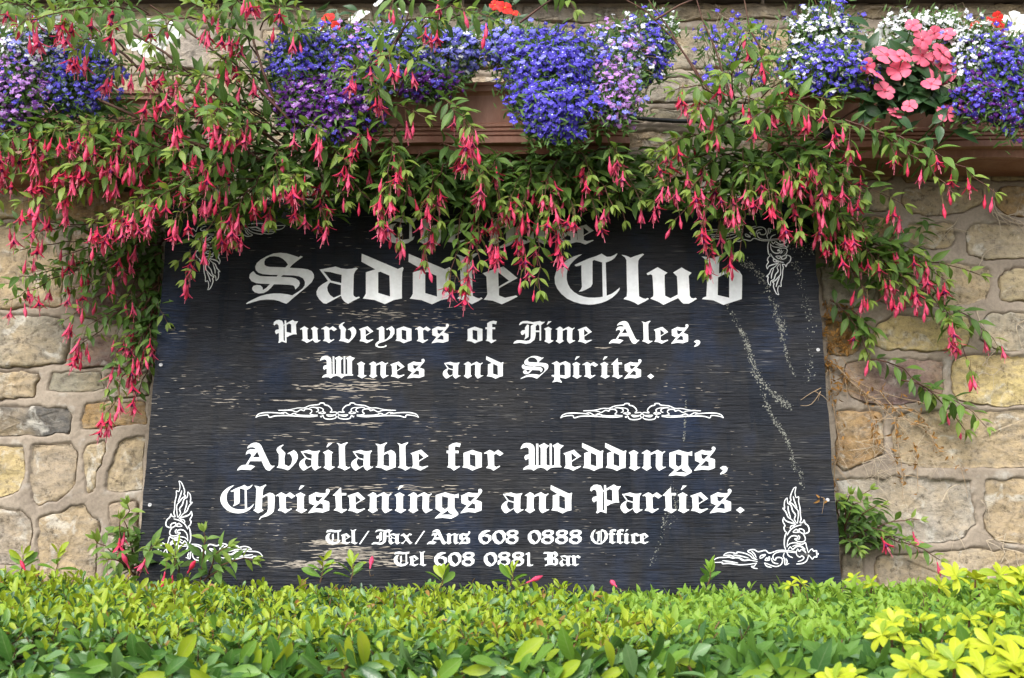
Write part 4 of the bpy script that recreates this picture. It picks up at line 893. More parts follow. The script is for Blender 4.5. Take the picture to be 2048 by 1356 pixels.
LOB = [
 (85, 112, 85, 58, -.25, .06, {'white': 4, 'pale': 2, 'lilac': 1}, 380, 'white and pale blue lobelia clump at the far left, upper part of the trough'),
 (160, 165, 72, 66, -.25, .06, {'blue': 4, 'pale': 1}, 340, 'blue lobelia clump at the left behind the fuchsia flowers'),
 (25, 200, 68, 74, -.27, .06, {'lilac': 4, 'blue': 1, 'deep': 1}, 420, 'lilac lobelia clump hanging at the left edge'),
 (606, 148, 66, 80, -.22, .07, {'blue': 5, 'pale': 1}, 360, 'bright blue lobelia clump at the left end of the middle trough'),
 (620, 212, 62, 52, -.25, .05, {'deep': 5, 'lilac': 1}, 260, 'dark violet lobelia spilling over the left end of the middle trough'),
 (690, 218, 66, 62, -.25, .05, {'deep': 5, 'lilac': 1, 'blue': 1}, 330, 'dark violet lobelia hanging below the scarlet flowers'),
 (652, 104, 34, 30, -.17, .04, {'white': 5, 'pale': 1}, 90, 'small white lobelia patch under the scarlet flowers'),
 (706, 122, 52, 56, -.2, .05, {'lilac': 2, 'blue': 2, 'pale': 1}, 190, 'mixed lilac and blue lobelia left of the long diagonal branch'),
 (800, 118, 84, 60, -.19, .06, {'pale': 5, 'blue': 2, 'white': 1}, 380, 'pale blue lobelia clump below the white petunia'),
 (862, 172, 50, 30, -.235, .04, {'deep': 4, 'blue': 1}, 120, 'small dark violet lobelia tuft on the rim of the middle trough'),
 (905, 110, 60, 48, -.18, .05, {'pale': 5, 'white': 1, 'blue': 1}, 190, 'loose pale blue lobelia left of the large blue clump'),
 (1040, 98, 80, 38, -.18, .05, {'pale': 5, 'blue': 2}, 260, 'airy pale blue lobelia on top of the large blue clump'),
 (1105, 150, 84, 66, -.225, .08, {'blue': 6, 'pale': 1}, 560, 'large bright blue lobelia clump in the middle trough'),
 (1105, 222, 66, 58, -.255, .07, {'blue': 1}, 440, 'deep blue lobelia trailing down over the front of the middle trough'),
 (1115, 262, 40, 26, -.262, .04, {'blue': 1}, 110, 'lowest tip of the deep blue lobelia reaching below the trough'),
 (1230, 130, 58, 70, -.2, .06, {'lilac': 2, 'pale': 3, 'white': 2}, 320, 'pastel lilac and pale blue lobelia near the right end of the middle trough'),
 (1225, 200, 46, 58, -.24, .05, {'lilac': 5, 'pale': 1}, 210, 'thin lilac lobelia hanging over the right end of the middle trough'),
 (1290, 105, 42, 62, -.17, .05, {'blue': 4, 'white': 1}, 210, 'blue lobelia leaning past the right end of the middle trough'),
 (1322, 72, 28, 42, -.13, .04, {'white': 1}, 90, 'small white lobelia beside the blue one at the right end of the middle trough'),
 (1480, 110, 110, 70, -.12, .05, {'blue': 1}, 105, 'sparse tall blue lobelia against the wall left of the right trough'),
 (1640, 95, 62, 62, -.19, .05, {'white': 5, 'blue': 2}, 250, 'white lobelia clump mixed with blue in the right trough'),
 (1655, 60, 55, 60, -.15, .04, {'blue': 1}, 110, 'tall blue lobelia above the white clump of the right trough'),
 (1668, 150, 62, 46, -.23, .06, {'blue': 5, 'white': 1}, 250, 'blue lobelia with white eyes left of the coral flowers'),
 (1600, 145, 40, 38, -.2, .04, {'white': 3, 'blue': 2}, 80, 'loose white lobelia at the left end of the right trough'),
 (1930, 112, 48, 60, -.235, .05, {'white': 5, 'pale': 1}, 210, 'white lobelia right of the coral flowers'),
 (1990, 150, 66, 70, -.24, .06, {'blue': 5, 'deep': 1}, 330, 'blue lobelia at the right edge of the frame'),
 (1960, 205, 62, 42, -.25, .05, {'deep': 2, 'blue': 3}, 190, 'dark blue lobelia hanging low right of the coral flowers'),
 (2040, 215, 50, 60, -.25, .05, {'blue': 4, 'deep': 2}, 170, 'violet blue lobelia hanging at the right edge'),
 (1850, 66, 72, 34, -.19, .04, {'white': 1}, 190, 'low white lobelia behind the coral flowers'),
]
for q, a in enumerate(LOB):
    sp = a[8]; thin = 'sparse' in sp or 'tall' in sp or 'airy' in sp or 'loose' in sp
    clump(a[0], a[1], a[2], a[3], a[4], a[5], a[6], int(a[7]*(1.05 if thin else 1.3)), sp, upright=thin, seed=q)
# a few trailing sprays below the clumps
# ------------------------------------------------------------------ large flowered plants
def bedding(label, cat, spots, petal, eye, Yc, leafn, leaf_px, trumpet=0.0, leafT=None, name='busy_lizzie', leaf_size=.04, stem_to=None, group=None):
    c = at(sum(s_[0] for s_ in spots)/len(spots), sum(s_[1] for s_ in spots)/len(spots), Yc)
    root = empty(name, (c.x, Yc + .03, c.z - .06), label, cat, group)
    for q, (x, y, R) in enumerate(spots):
        Yq = Yc + random.uniform(-.02, .012); P = at(x, y, Yq); s_ = (at(x + 10, y, Yq).x - P.x) / 10 * R * .9
        t = big_flower(1.0, petal, eye, trumpet, int(x*7 + y) % 97); me = t.mesh('flower')
        o = bpy.data.objects.new('flower', me); C.objects.link(o); o.parent = root
        m = Matrix.Translation(P) @ Matrix.Rotation(random.gauss(0, .35), 4, 'Z') @ Matrix.Rotation(random.gauss(-.25, .35), 4, 'X') @ Matrix.Rotation(random.uniform(0, 6), 4, 'Y') @ Matrix.Diagonal((s_, s_, s_*random.uniform(.85, 1), 1))
        o.matrix_basis = Matrix.Translation(-Vector(root.location)) @ m
        mb = MB(); a = P + Vector((0, .004, 0)); b = Vector((c.x + (P.x-c.x)*.5, -.08, min(P.z, c.z) - .05)); mb.tube([a, a.lerp(b, .5) + Vector((0, .01, .01)), b], .0012, .002, 4, False); mb.build('stalk', root, M['lob_green'][0])
    it = []
    for (lx, ly, sx_, sy_, n) in leaf_px:
        for i in range(n):
            P = at(lx + random.gauss(0, sx_), ly + random.gauss(0, sy_), Yc + random.uniform(.005, .05))
            a = random.uniform(0, 2*math.pi); T_ = leafT or DT
            it.append((T_[0][0], orient(P, (math.cos(a), -.3, math.sin(a)*.8 - .1), (0, -1, .6), leaf_size*random.uniform(.7, 1.15), .35)))
    parts('leaf', root, it, 300)
    return root
CO_ = [(1773,110,36),(1844,111,30),(1881,142,36),(1798,140,28),(1753,148,24),(1769,181,26),(1735,131,20),(1844,79,25),(1884,106,28),(1892,68,22),(1921,70,16),(1826,51,20),(1791,225,22),(1819,212,18),(1893,225,28),(1928,212,19),(1946,234,17),(1808,112,22),(1905,118,22),(1868,66,18),(1862,168,24)]
bedding('coral pink busy lizzie in the right trough with flat five petalled flowers', 'flowers', CO_, M['coral'][0], M['coral_eye'], -.262, 0, [(1770,170,30,28,46), (1840,170,40,30,60), (1885,200,30,30,40), (1800,120,50,30,40), (1745,200,14,14,10)], leaf_size=.042)
bedding('white petunia bloom standing above the middle trough beside scarlet flowers', 'flowers', [(718,32,27),(757,6,13),(806,22,13)], M['white_p'], M['white_eye'], -.17, 0, [(740,60,30,20,20)], .35, FT, 'petunia', .03)
bedding('white petunia at the upper left with fuchsia stems crossing it', 'flowers', [(298,42,32),(335,64,34),(300,95,28),(268,90,18),(322,98,20)], M['white_p'], M['white_eye'], -.16, 0, [(300,90,36,24,26)], .35, FT, 'petunia', .032)
bedding('white petunia at the left of the coral flowers in the right trough', 'flowers', [(1768,78,30),(1798,88,26),(1752,90,16)], M['white_p'], M['white_eye'], -.2, 0, [(1770,95,24,16,14)], .3, FT, 'petunia', .03)
bedding('white petunia at the upper right corner', 'flowers', [(2030,44,32),(2040,80,30),(2022,72,20)], M['white_p'], M['white_eye'], -.2, 0, [(2030,100,24,20,12)], .3, FT, 'petunia', .03)
bedding('scarlet flowers between white petunia and blue lobelia in the middle trough', 'flowers', [(657,36,17),(672,52,13),(645,62,14),(690,66,13),(700,92,11),(652,70,10)], M['red_p'], M['red_eye'], -.18, 0, [(665,60,24,20,26)], 0, None, 'busy_lizzie', .03)
bedding('scarlet flowers at the top of the middle trough behind hanging fuchsia', 'flowers', [(1010,16,20),(1028,26,15),(990,10,14),(893,58,12),(905,68,10)], M['red_p'], M['red_eye'], -.16, 0, [(1000,30,30,16,22), (900,75,16,14,12)], 0, None, 'busy_lizzie', .03)
bedding('red flowers behind white lobelia at the upper right', 'flowers', [(1950,56,17),(1985,44,20),(2000,52,18),(1975,74,15),(1995,34,14),(1960,70,12)], M['red_p'], M['red_eye'], -.2, 0, [(1970,70,26,16,22)], 0, None, 'busy_lizzie', .03)

# ================================================================== fuchsias
def bez(p0, p1, p2, n): return [p0.lerp(p1, t).lerp(p1.lerp(p2, t), t) for t in [i/n for i in range(n+1)]]
FLD = .46
class Fuchsia:
    def __init__(s, px, py, Y, label, group=None, name='fuchsia_bush'):
        s.root = empty(name, at(px, py, Y), label, 'shrub', group); s.leaves = []; s.flowers = []; s.stems = []; s.r = random.Random(int(px)*3 + 1)
    def shoot(s, sx, sy, tx, ty, sY, tY, fl=0.5, leaf=.036, rise=40, dark=0.0, thick=.0016, gap=.017, part=True):
        r = s.r; a, b = at(sx, sy, sY), at(tx, ty, tY); L = (b-a).length
        mid = a.lerp(b, .5) + Vector((r.gauss(0, .010), r.gauss(-.012, .010), rise / 1150)); n = max(5, int(L/gap)); P = bez(a, mid, b, n)
        for i in range(1, n): P[i] = P[i] + Vector((r.gauss(0, .0022), r.gauss(0, .0022), r.gauss(0, .0016)))
        for p in P: p.y = min(p.y, (yb(p.z) - .006) if on_board_x(p) else -0.02)
        s.stems.append((P, thick, part))
        ph = r.random()*3
        for i in range(1, n+1):
            t = i/n; T = (P[min(i+1, n)] - P[i-1]).normalized(); whorl = 3 if (t > .93 and r.random() < .7) else 2
            u = T.cross(Vector((0, 0, 1))); 
            if u.length < .1: u = Vector((1, 0, 0))
            u.normalize(); v = u.cross(T).normalized()
            tipf = 1 - .48*max(0, (t-.62)/.38); sz = leaf * tipf * (0.72 + 0.28*min(1, t*5)) * r.uniform(.8, 1.15)
            if t < .12 and L > .15: continue
            kk = whorl + (2 if i == n else 0)
            for q in range(kk):
                w = ph + i*math.pi/2*1.0 + q*2*math.pi/kk
                side = u*math.cos(w) + v*math.sin(w)
                if i == n: d = T*1.0 + side*.5 + Vector((0, 0, .2))
                else: d = side*.95 + T*.55 + Vector((0, 0, -.12 + r.gauss(0, .12)))
                nrm = Vector((side.x*.2, -.8, .85))
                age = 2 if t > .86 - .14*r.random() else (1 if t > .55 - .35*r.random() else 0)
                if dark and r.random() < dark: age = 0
                s.leaves.append((r.choice(FT[age]), orient(P[i] + d.normalized()*sz*.1, d, nrm, sz, .28)))
            if t > .42 and fl > 0:
                kf = sum(r.random() < FLD*fl*(.25 + .75*t) for _ in range(2))
                if i == n: kf += int(FLD*fl*3.5 + r.random())
                for _ in range(kf):
                    tm = r.choice(FF if r.random() < .62 else FB); sz2 = r.uniform(.74, 1.0)
                    Q = P[i] + Vector((r.gauss(0, .003), r.gauss(-.002, .003), 0)) if i < n else P[i] - T*r.uniform(0, .025) + Vector((r.gauss(0, .004), r.gauss(-.002, .004), 0))
                    m = Matrix.Translation(Q) @ Matrix.Rotation(r.uniform(0, 6.28), 4, 'Z') @ Matrix.Rotation(r.gauss(0, .16), 4, 'X') @ Matrix.Rotation(r.gauss(0, .13), 4, 'Y') @ Matrix.Diagonal((sz2, sz2, sz2, 1))
                    s.flowers.append((tm, m))
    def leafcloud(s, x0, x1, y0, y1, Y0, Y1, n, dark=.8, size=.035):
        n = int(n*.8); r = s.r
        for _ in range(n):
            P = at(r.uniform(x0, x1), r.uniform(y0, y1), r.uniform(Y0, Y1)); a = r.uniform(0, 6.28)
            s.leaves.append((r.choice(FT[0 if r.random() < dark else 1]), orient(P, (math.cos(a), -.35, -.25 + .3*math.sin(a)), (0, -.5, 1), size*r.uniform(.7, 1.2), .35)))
    def finish(s):
        thin = MB()
        for P, th, part in s.stems:
            if part: mb = MB(); mb.tube(P, th, th*.45, 5, False); mb.build('branch', s.root, M['twig'], True)
            else: thin.tube(P, th, th*.45, 4, False)
        if thin.v: o = thin.build('side_shoots', s.root, M['twig'], True); o['kind'] = 'stuff'
        if len(s.leaves) > 0: parts('leaf', s.root, s.leaves, 300, 'foliage')
        if s.flowers: parts('flower', s.root, s.flowers, 300, 'blossom')
def on_board_x(p):
    return bl.x - .01 < p.x < br.x + .01 and p.z < ZT + .02
JIT = 0
A_ = None
def group(F, rows, extra=1, **kw):
    for (sx, sy, tx, ty, sY, tY, fl) in rows:
        F.shoot(sx, sy, tx, ty, sY, tY, fl, **kw)
        for _ in range(extra):
            r = F.r
            if r.random() < (.35 if F is A_ else .55): continue
            k = r.uniform(.25, .6); ox = sx + (tx-sx)*k; oy = sy + (ty-sy)*k - 12
            F.shoot(ox, oy, tx + r.gauss(0, 42), ty + r.gauss(-26, 24), sY + (tY-sY)*k, tY + r.gauss(0, .03), fl*.8, part=False, thick=.001, **{**kw, 'rise': 22})

# ---- left bush
A = Fuchsia(560, 260, -.20, 'big fuchsia bush on the left with masses of hanging pink red flowers', 'fuchsias trailing over the wall'); A_ = A
for pts in ([(130,-20),(230,45),(330,105),(420,180),(560,290)], [(470,-20),(500,60),(525,140),(548,200),(580,300)], [(60,-20),(170,50),(250,110),(330,190),(520,320)], [(300,10),(400,80),(500,160),(590,250)], [(-20,60),(90,120),(200,200),(420,300)]):
    P = [at(x, y, -.26 + .03*math.sin(i*2.0)) for i, (x, y) in enumerate(pts)]; Q = []
    for i in range(len(P)-1): Q += [P[i].lerp(P[i+1], k/4) for k in range(4)]
    Q.append(P[-1]); A.stems.append((Q[::-1], .0032, True))
rowsL = [(540,250,110,262,-.2,-.3,.7),(560,270,150,250,-.2,-.32,.8),(520,280,60,350,-.2,-.3,.9),(540,290,120,400,-.2,-.28,1.),(560,300,60,430,-.15,-.22,.7),(560,320,190,440,-.18,-.28,1.),
 (560,320,240,420,-.2,-.3,1.),(560,300,300,410,-.2,-.32,1.),(580,300,350,440,-.2,-.3,1.),(580,310,400,480,-.18,-.27,1.),(560,330,370,560,-.14,-.2,.8),(590,320,450,440,-.2,-.28,.9),(600,320,470,480,-.18,-.25,.9),(600,330,540,440,-.16,-.24,.7),(600,300,520,400,-.2,-.28,.8),
 (620,300,600,430,-.18,-.24,.8),(620,300,650,440,-.16,-.22,.8),(540,240,340,170,-.24,-.36,1.),(530,230,290,190,-.24,-.36,1.),(540,220,400,150,-.24,-.34,.9),(520,230,340,240,-.25,-.38,1.),(540,250,430,230,-.25,-.36,1.),(560,270,480,260,-.24,-.34,.8),
 (440,180,200,135,-.24,-.38,.9),(300,30,40,50,-.26,-.55,.9),(300,30,130,10,-.24,-.4,.4),(400,40,300,90,-.24,-.4,.6),
 (500,80,420,10,-.2,-.34,.8),(500,120,400,40,-.2,-.34,.8),(520,120,450,60,-.2,-.34,.9),(520,180,440,120,-.2,-.3,.5),(540,200,490,150,-.2,-.3,.4),(560,280,640,260,-.22,-.32,.7),(580,290,700,330,-.2,-.27,.5),
 (560,300,560,370,-.24,-.32,.6),(500,300,420,330,-.24,-.34,.7),(440,300,250,330,-.22,-.32,.7),(380,300,150,330,-.2,-.3,.9),(200,200,-20,330,-.22,-.34,.8),(150,260,-30,290,-.22,-.36,.8),(100,300,-20,420,-.18,-.26,.5),
 (540,160,600,60,-.2,-.3,.3),(520,60,600,20,-.2,-.3,.3),(480,20,560,-10,-.2,-.3,.3),(640,330,740,400,-.17,-.22,.4),(120,60,-10,10,-.26,-.45,.3),(200,20,80,-10,-.26,-.45,.3),(250,100,150,100,-.26,-.42,.9)]
rowsL += [(200,250,60,300,-.22,-.32,.9),(230,260,-10,340,-.22,-.32,.8),(260,270,140,330,-.2,-.3,.9),(280,260,210,320,-.2,-.3,.8),(120,250,20,330,-.22,-.3,.8)]
A.leafcloud(-40, 330, 205, 330, -.19, -.26, 260, .6)
group(A, rowsL, 1)
low = [(330,480,20,600,-.04,-.1,.55),(330,520,70,560,-.04,-.08,.45),(335,500,130,640,-.04,-.1,.8),(330,560,160,700,-.04,-.09,.9),(330,560,230,720,-.04,-.08,.6),(325,600,215,840,-.04,-.08,.5),(320,620,270,740,-.05,-.08,.6),(315,640,250,690,-.04,-.07,.6),
       (330,450,200,560,-.05,-.1,.7),(320,520,250,600,-.04,-.08,.6),(300,480,110,520,-.04,-.1,.6),(310,700,268,800,-.04,-.06,.4),(330,470,40,500,-.05,-.14,.5),(250,440,60,470,-.08,-.16,.5),(332,440,240,500,-.05,-.1,.6),(318,560,296,700,-.03,-.05,.3),(325,480,285,620,-.03,-.05,.2)]
group(A, low, 1, leaf=.030, rise=20, dark=.35, gap=.014)
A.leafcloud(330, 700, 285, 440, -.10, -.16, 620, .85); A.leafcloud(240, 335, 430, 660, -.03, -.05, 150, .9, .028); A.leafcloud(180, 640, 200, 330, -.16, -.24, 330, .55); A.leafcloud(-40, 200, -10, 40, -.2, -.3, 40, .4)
A.finish()
# ---- middle bush
B = Fuchsia(990, 330, -.12, 'fuchsia bush in the middle hanging under the trough over the top of the board', 'fuchsias trailing over the wall')
for pts in ([(830,-20),(810,50),(785,90),(755,150),(720,220)], [(1130,-20),(1080,15),(1040,45)], [(1420,-15),(1360,10),(1310,40)]):
    P = [at(x, y, -.27) for x, y in pts]; Q = []
    for i in range(len(P)-1): Q += [P[i].lerp(P[i+1], k/4) for k in range(4)]
    Q.append(P[-1]); B.stems.append((Q[::-1], .0024, True))
rowsM = [(880,200,950,270,-.24,-.33,.9),(800,250,780,390,-.2,-.3,1.),(820,290,760,440,-.18,-.26,1.),(840,300,800,480,-.16,-.23,.9),(900,320,850,520,-.13,-.2,.9),(940,330,900,560,-.12,-.19,1.),(960,330,930,570,-.12,-.2,1.),(970,330,960,520,-.12,-.19,.8),
 (1000,330,1000,500,-.12,-.19,.8),(1020,320,1050,560,-.12,-.19,.8),(1040,320,1080,580,-.12,-.19,.9),(1050,320,1090,440,-.13,-.22,.9),(1060,320,1040,420,-.13,-.22,1.),(1080,320,1130,480,-.12,-.2,.6),(1100,320,1150,430,-.13,-.21,.7),(1120,320,1200,440,-.12,-.2,.7),
 (1140,310,1225,410,-.13,-.22,.6),(1150,310,1180,350,-.15,-.24,.7),(1180,310,1250,340,-.14,-.24,.6),(1190,320,1280,400,-.12,-.18,.3),(880,290,960,350,-.2,-.28,.8),(760,300,700,290,-.22,-.3,.6),(780,220,740,190,-.25,-.34,.6),(790,200,830,110,-.25,-.33,.5),
 (790,160,760,70,-.25,-.34,.5),(790,90,880,40,-.26,-.34,.5),(840,60,930,20,-.26,-.34,.5),(870,60,990,40,-.25,-.34,.7),(760,230,850,235,-.24,-.3,.4),(820,10,780,20,-.26,-.34,.4),(740,180,700,140,-.25,-.36,.7),
 (1230,330,1250,440,-.1,-.15,.2),(900,330,840,420,-.15,-.24,.7),(860,320,880,440,-.15,-.22,.4),(960,320,1000,400,-.15,-.24,.5),(1000,310,960,380,-.16,-.25,.6),(1120,320,1090,390,-.15,-.23,.7),(1060,-10,1150,20,-.25,-.33,.5)]
group(B, rowsM, 1)
B.leafcloud(690, 1300, 300, 405, -.08, -.15, 950, .85); B.leafcloud(760, 1200, 390, 430, -.10, -.13, 60, .6)
B.finish()
# ---- right bush
D = Fuchsia(1520, 300, -.15, 'fuchsia bush on the right whose branches fall past the corner of the board', 'fuchsias trailing over the wall')
for pts in ([(1215,-20),(1290,20),(1345,75),(1385,130),(1430,200)], [(1388,-20),(1405,40),(1430,95),(1450,160),(1470,240)], [(1290,-10),(1340,60),(1400,160),(1440,250)], [(1485,300),(1490,360),(1500,430)], [(1485,-20),(1500,60),(1530,110)], [(1600,300),(1660,250),(1720,215)]):
    P = [at(x, y, -.2) for x, y in pts]; Q = []
    for i in range(len(P)-1): Q += [P[i].lerp(P[i+1], k/4) for k in range(4)]
    Q.append(P[-1]); D.stems.append((Q[::-1], .0022, True))
rowsR = [(1470,220,1350,180,-.2,-.3,.9),(1470,230,1390,220,-.2,-.3,1.),(1470,200,1440,150,-.2,-.28,.8),(1460,160,1500,60,-.18,-.26,.6),(1500,180,1530,120,-.2,-.28,.8),(1500,220,1580,160,-.2,-.28,.7),(1520,240,1660,200,-.22,-.32,.5),(1540,240,1620,220,-.22,-.32,.7),
 (1540,260,1680,250,-.2,-.3,.8),(1480,240,1510,200,-.22,-.3,.9),(1480,260,1420,280,-.18,-.26,.8),(1460,280,1330,300,-.15,-.24,.4),(1440,300,1300,330,-.14,-.22,.5),(1450,310,1330,360,-.14,-.22,.8),(1470,310,1380,380,-.14,-.22,.8),(1470,320,1350,440,-.12,-.18,.7),(1480,320,1400,460,-.12,-.19,.8),
 (1480,330,1410,540,-.11,-.17,.6),(1490,330,1460,420,-.14,-.2,.6),(1500,330,1480,500,-.12,-.17,.5),(1510,330,1500,380,-.15,-.24,.9),(1520,330,1540,400,-.15,-.24,.8),(1530,320,1560,440,-.14,-.2,.8),(1540,320,1600,460,-.14,-.2,.9),(1540,310,1590,360,-.16,-.25,.9),(1550,310,1640,400,-.15,-.22,1.),
 (1560,300,1640,330,-.17,-.26,.9),(1560,290,1700,370,-.17,-.23,.6),(1560,320,1650,480,-.12,-.17,1.),(1580,330,1720,400,-.12,-.19,.8),(1580,330,1700,460,-.12,-.17,.7),(1590,340,1690,500,-.1,-.15,1.),(1620,380,1750,520,-.08,-.11,.5),(1600,400,1780,560,-.07,-.1,.8),
 (1640,450,1800,590,-.06,-.09,1.),(1660,470,1850,600,-.05,-.08,1.),(1680,480,1890,560,-.05,-.08,.6),(1700,520,1960,550,-.05,-.07,.15),(1720,500,1870,540,-.05,-.08,.8),(1640,440,1740,600,-.06,-.09,.5),(1860,560,1940,740,-.05,-.06,.7),(1840,580,1905,690,-.05,-.07,1.),
 (1560,230,1500,250,-.22,-.32,.7),(1640,350,1745,345,-.13,-.19,.6),
 (1660,600,1740,720,-.03,-.05,.3),(1740,720,1860,790,-.03,-.04,.2),(1800,760,1930,860,-.03,-.04,.25),(1690,620,1730,700,-.03,-.04,.1)]
group(D, rowsR[:11], 0, leaf=.038); group(D, rowsR[11:53], 1, leaf=.038); group(D, rowsR[53:], 0, leaf=.03)
group(D, [(1690,240,1905,385,-.24,-.33,.5),(1740,262,1990,385,-.27,-.34,.5),(1720,262,1790,310,-.25,-.3,.5),(1690,250,1700,300,-.22,-.28,.4)], 0, leaf=.034)
D.leafcloud(1300, 1640, 300, 420, -.09, -.15, 420, .8); D.leafcloud(1400, 1680, 235, 320, -.12, -.18, 190, .6); D.leafcloud(1645, 1860, 430, 580, -.03, -.05, 190, .7, .03); D.leafcloud(1560, 1700, 360, 480, -.05, -.1, 120, .8)
D.finish()
# ---- seedlings by the foot of the board
E = Fuchsia(265, 1140, -.1, 'small fuchsia sprouting at the lower left corner of the board', None, 'fuchsia_seedling')
group(E, [(270,1150,190,1080,-.1,-.14,.5),(270,1140,240,1040,-.1,-.15,.4),(275,1150,255,1010,-.1,-.13,.1),(280,1150,310,1090,-.12,-.2,.4),(265,1150,215,1120,-.1,-.18,.6),(400,1172,408,1065,-.2,-.24,0),(400,1172,505,1120,-.2,-.25,0),(360,1165,345,1115,-.18,-.24,.2),(420,1170,455,1095,-.2,-.25,0)], 0, leaf=.033, rise=30)
E.leafcloud(235, 282, 1050, 1140, -.07, -.12, 60, .5, .03); E.finish()
K = Fuchsia(1700, 1130, -.02, 'small fuchsia growing out of a joint at the lower right of the board', None, 'fuchsia_seedling')
group(K, [(1690,1080,1740,980,-.03,-.07,0),(1690,1080,1700,990,-.03,-.08,0),(1695,1080,1765,1010,-.03,-.08,.1),(1700,1080,1775,1065,-.03,-.06,.25),(1700,1080,1840,1040,-.03,-.06,.1),(1700,1080,1820,1085,-.03,-.05,.1),(1690,1090,1720,1100,-.03,-.07,.1),(1760,1080,1880,1120,-.03,-.06,.35),(1690,1050,1680,1000,-.04,-.07,0)], 0, leaf=.028, rise=25, gap=.014)
K.leafcloud(1682, 1765, 995, 1095, -.02, -.05, 120, .4, .026); K.finish()

# ================================================================== bare roots and dried vines on the wall
def vine(name, label, lines, rad, m, twigs=0, dead=0, Y=-.016):
    p0 = lines[0][0]; root = empty(name, at(p0[0], p0[1], Y), label, 'vine'); r = random.Random(int(p0[0])); 
    tw = MB(); lv = []
    for ln in lines:
        P = smooth([(x, y) for x, y in ln], 4); Q = []
        for i, (x, y) in enumerate(P):
            q = at(x, y, Y + r.gauss(0, .0015)); 
            if on_board_x(q): q = on_board(x, y, .004)
            Q.append(q)
        mb = MB(); mb.tube(Q, rad, rad*.4, 5, False); mb.build('stem', root, m, True)
        for _ in range(twigs):
            a = r.choice(Q); d = Vector((r.gauss(0, .03), -abs(r.gauss(.004, .006)), r.gauss(-.012, .022))); tw.tube([a, a + d*.5 + Vector((0, -.003, .002)), a + d], rad*.5, rad*.25, 3, False)
        for _ in range(dead):
            a = r.choice(Q) + Vector((r.gauss(0, .004), -abs(r.gauss(0, .003)), r.gauss(0, .004)))
            lv.append((DRY, orient(a, (r.gauss(0, 1), r.gauss(0, .4), r.gauss(-.3, 1)), (0, -1, 0), r.uniform(.005, .013), .8)))
    if tw.v: o = tw.build('tendrils', root, m); o['kind'] = 'stuff'
    if lv: mass('withered_leaves', root, lv)
DRY = leaf_tmpl(M['dry_leaf'], [.3, .65], [.18, .16], .5, .35, .08, 0, 61)
q2 = lambda *p: crop(2.712, 1600, 650, p)
vine('dried_vine', 'dried brown vine with withered leaves hanging right of the board', [q2((150,230),(180,210),(240,270),(330,320),(430,360),(560,400),(680,430)), q2((160,240),(175,400),(200,560),(215,680),(205,770)), q2((330,350),(370,440),(400,540),(415,650)), q2((250,290),(420,430),(520,520),(600,630),(630,700),(640,910)),
     q2((510,500),(530,640),(550,760),(555,860)), q2((430,360),(560,500),(690,580),(760,690),(900,800)), q2((190,740),(180,880),(150,940),(110,935)), q2((480,450),(620,460),(700,560),(745,660))], .0013, M['dry'], 9, 26)
vine('dried_vine', 'thin bare twigs reaching in front of the right edge of the board', [q2((150,240),(120,340),(60,430),(0,440)), q2((120,340),(60,370),(0,410))], .0009, M['dry'], 1, 0, -.03)
vine('dried_vine', 'tuft of orange brown withered stems at the right edge of the board', [[(1650,600),(1662,640),(1690,650),(1700,700)], [(1648,660),(1680,680),(1705,665)], [(1655,725),(1680,735),(1690,760),(1670,790)], [(1652,720),(1665,690),(1690,700)], [(1660,640),(1690,620),(1712,640)]], .0009, M['dry_leaf'], 12, 40)
vine('dried_vine', 'mat of fine bare roots on the rust coloured stone', [q2((300,630),(380,650),(470,640)), q2((270,680),(350,670),(440,650)), q2((400,560),(400,650),(405,730)), q2((340,750),(420,720),(470,700)), q2((420,790),(425,830),(425,880)), q2((430,780),(480,810),(545,850),(560,840)), q2((440,790),(400,820),(380,840)), q2((520,740),(640,750),(760,745)), q2((610,690),(690,720),(770,745)), q2((680,590),(620,680),(580,770),(560,910))], .0007, M['root'], 8, 0)
vine('ivy_root', 'pale dead ivy root curling on the stone near the right edge', [r1((1095,820),(1110,780),(1180,735),(1300,730)), ], .0012, M['root'], 3, 0)
vine('ivy_root', 'forked dead ivy root under the right trough', [r1((1165,450),(1190,530),(1260,580),(1350,600)), r1((1190,530),(1270,560),(1350,640)), r1((1170,460),(1160,540),(1210,580))], .0018, M['root'], 4, 0)
vine('ivy_root', 'small forked root beside the upright joint below the trough', [r1((880,635),(930,600),(955,555)), r1((910,625),(980,635),(1035,655))], .0012, M['root'], 2, 0)
vine('ivy_root', 'long pale root on the grey stone at the right edge', [r1((1350,1180),(1305,1210),(1320,1290),(1345,1360)), r1((1060,1090),(1080,1170),(1140,1260))], .0013, M['root'], 3, 0)
vine('ivy_root', 'curved dead root in the middle of the large grey stone', [q2((770,960),(800,900),(830,875),(865,865)), q2((795,910),(810,960))], .0014, M['root'], 0, 0)
vine('ivy_root', 'forked root above the golden leaves at the lower right', [q2((1010,1170),(1060,1160),(1115,1140)), q2((1115,1130),(1100,1200),(1110,1240),(1090,1290)), q2((1060,1165),(1130,1195)), q2((1170,1240),(1178,1290))], .0014, M['root'], 2, 0)
vine('ivy_root', 'thin dead root crossing the joint at the right side', [q2((980,950),(1030,960),(1065,975)), q2((840,1120),(880,1180),(905,1240)), q2((990,220),(1030,170),(1068,130)), q2((930,300),(990,260),(1050,270),(1110,215))], .0010, M['root'], 3, 0)
vine('ivy_root', 'pale roots clinging to the top stones at the upper right', [[(1740,14),(1800,15),(1852,28)], [(1925,5),(1935,30),(1925,52)], [(1900,35),(1920,50)], [(1870,40),(1880,30)]], .0014, M['root'], 3, 0)
vine('ivy_root', 'thin curling roots on the top stones left of the right trough', [[(1430,8),(1450,25),(1475,42)], [(1435,25),(1460,40),(1500,46)]], .0010, M['root'], 3, 0)

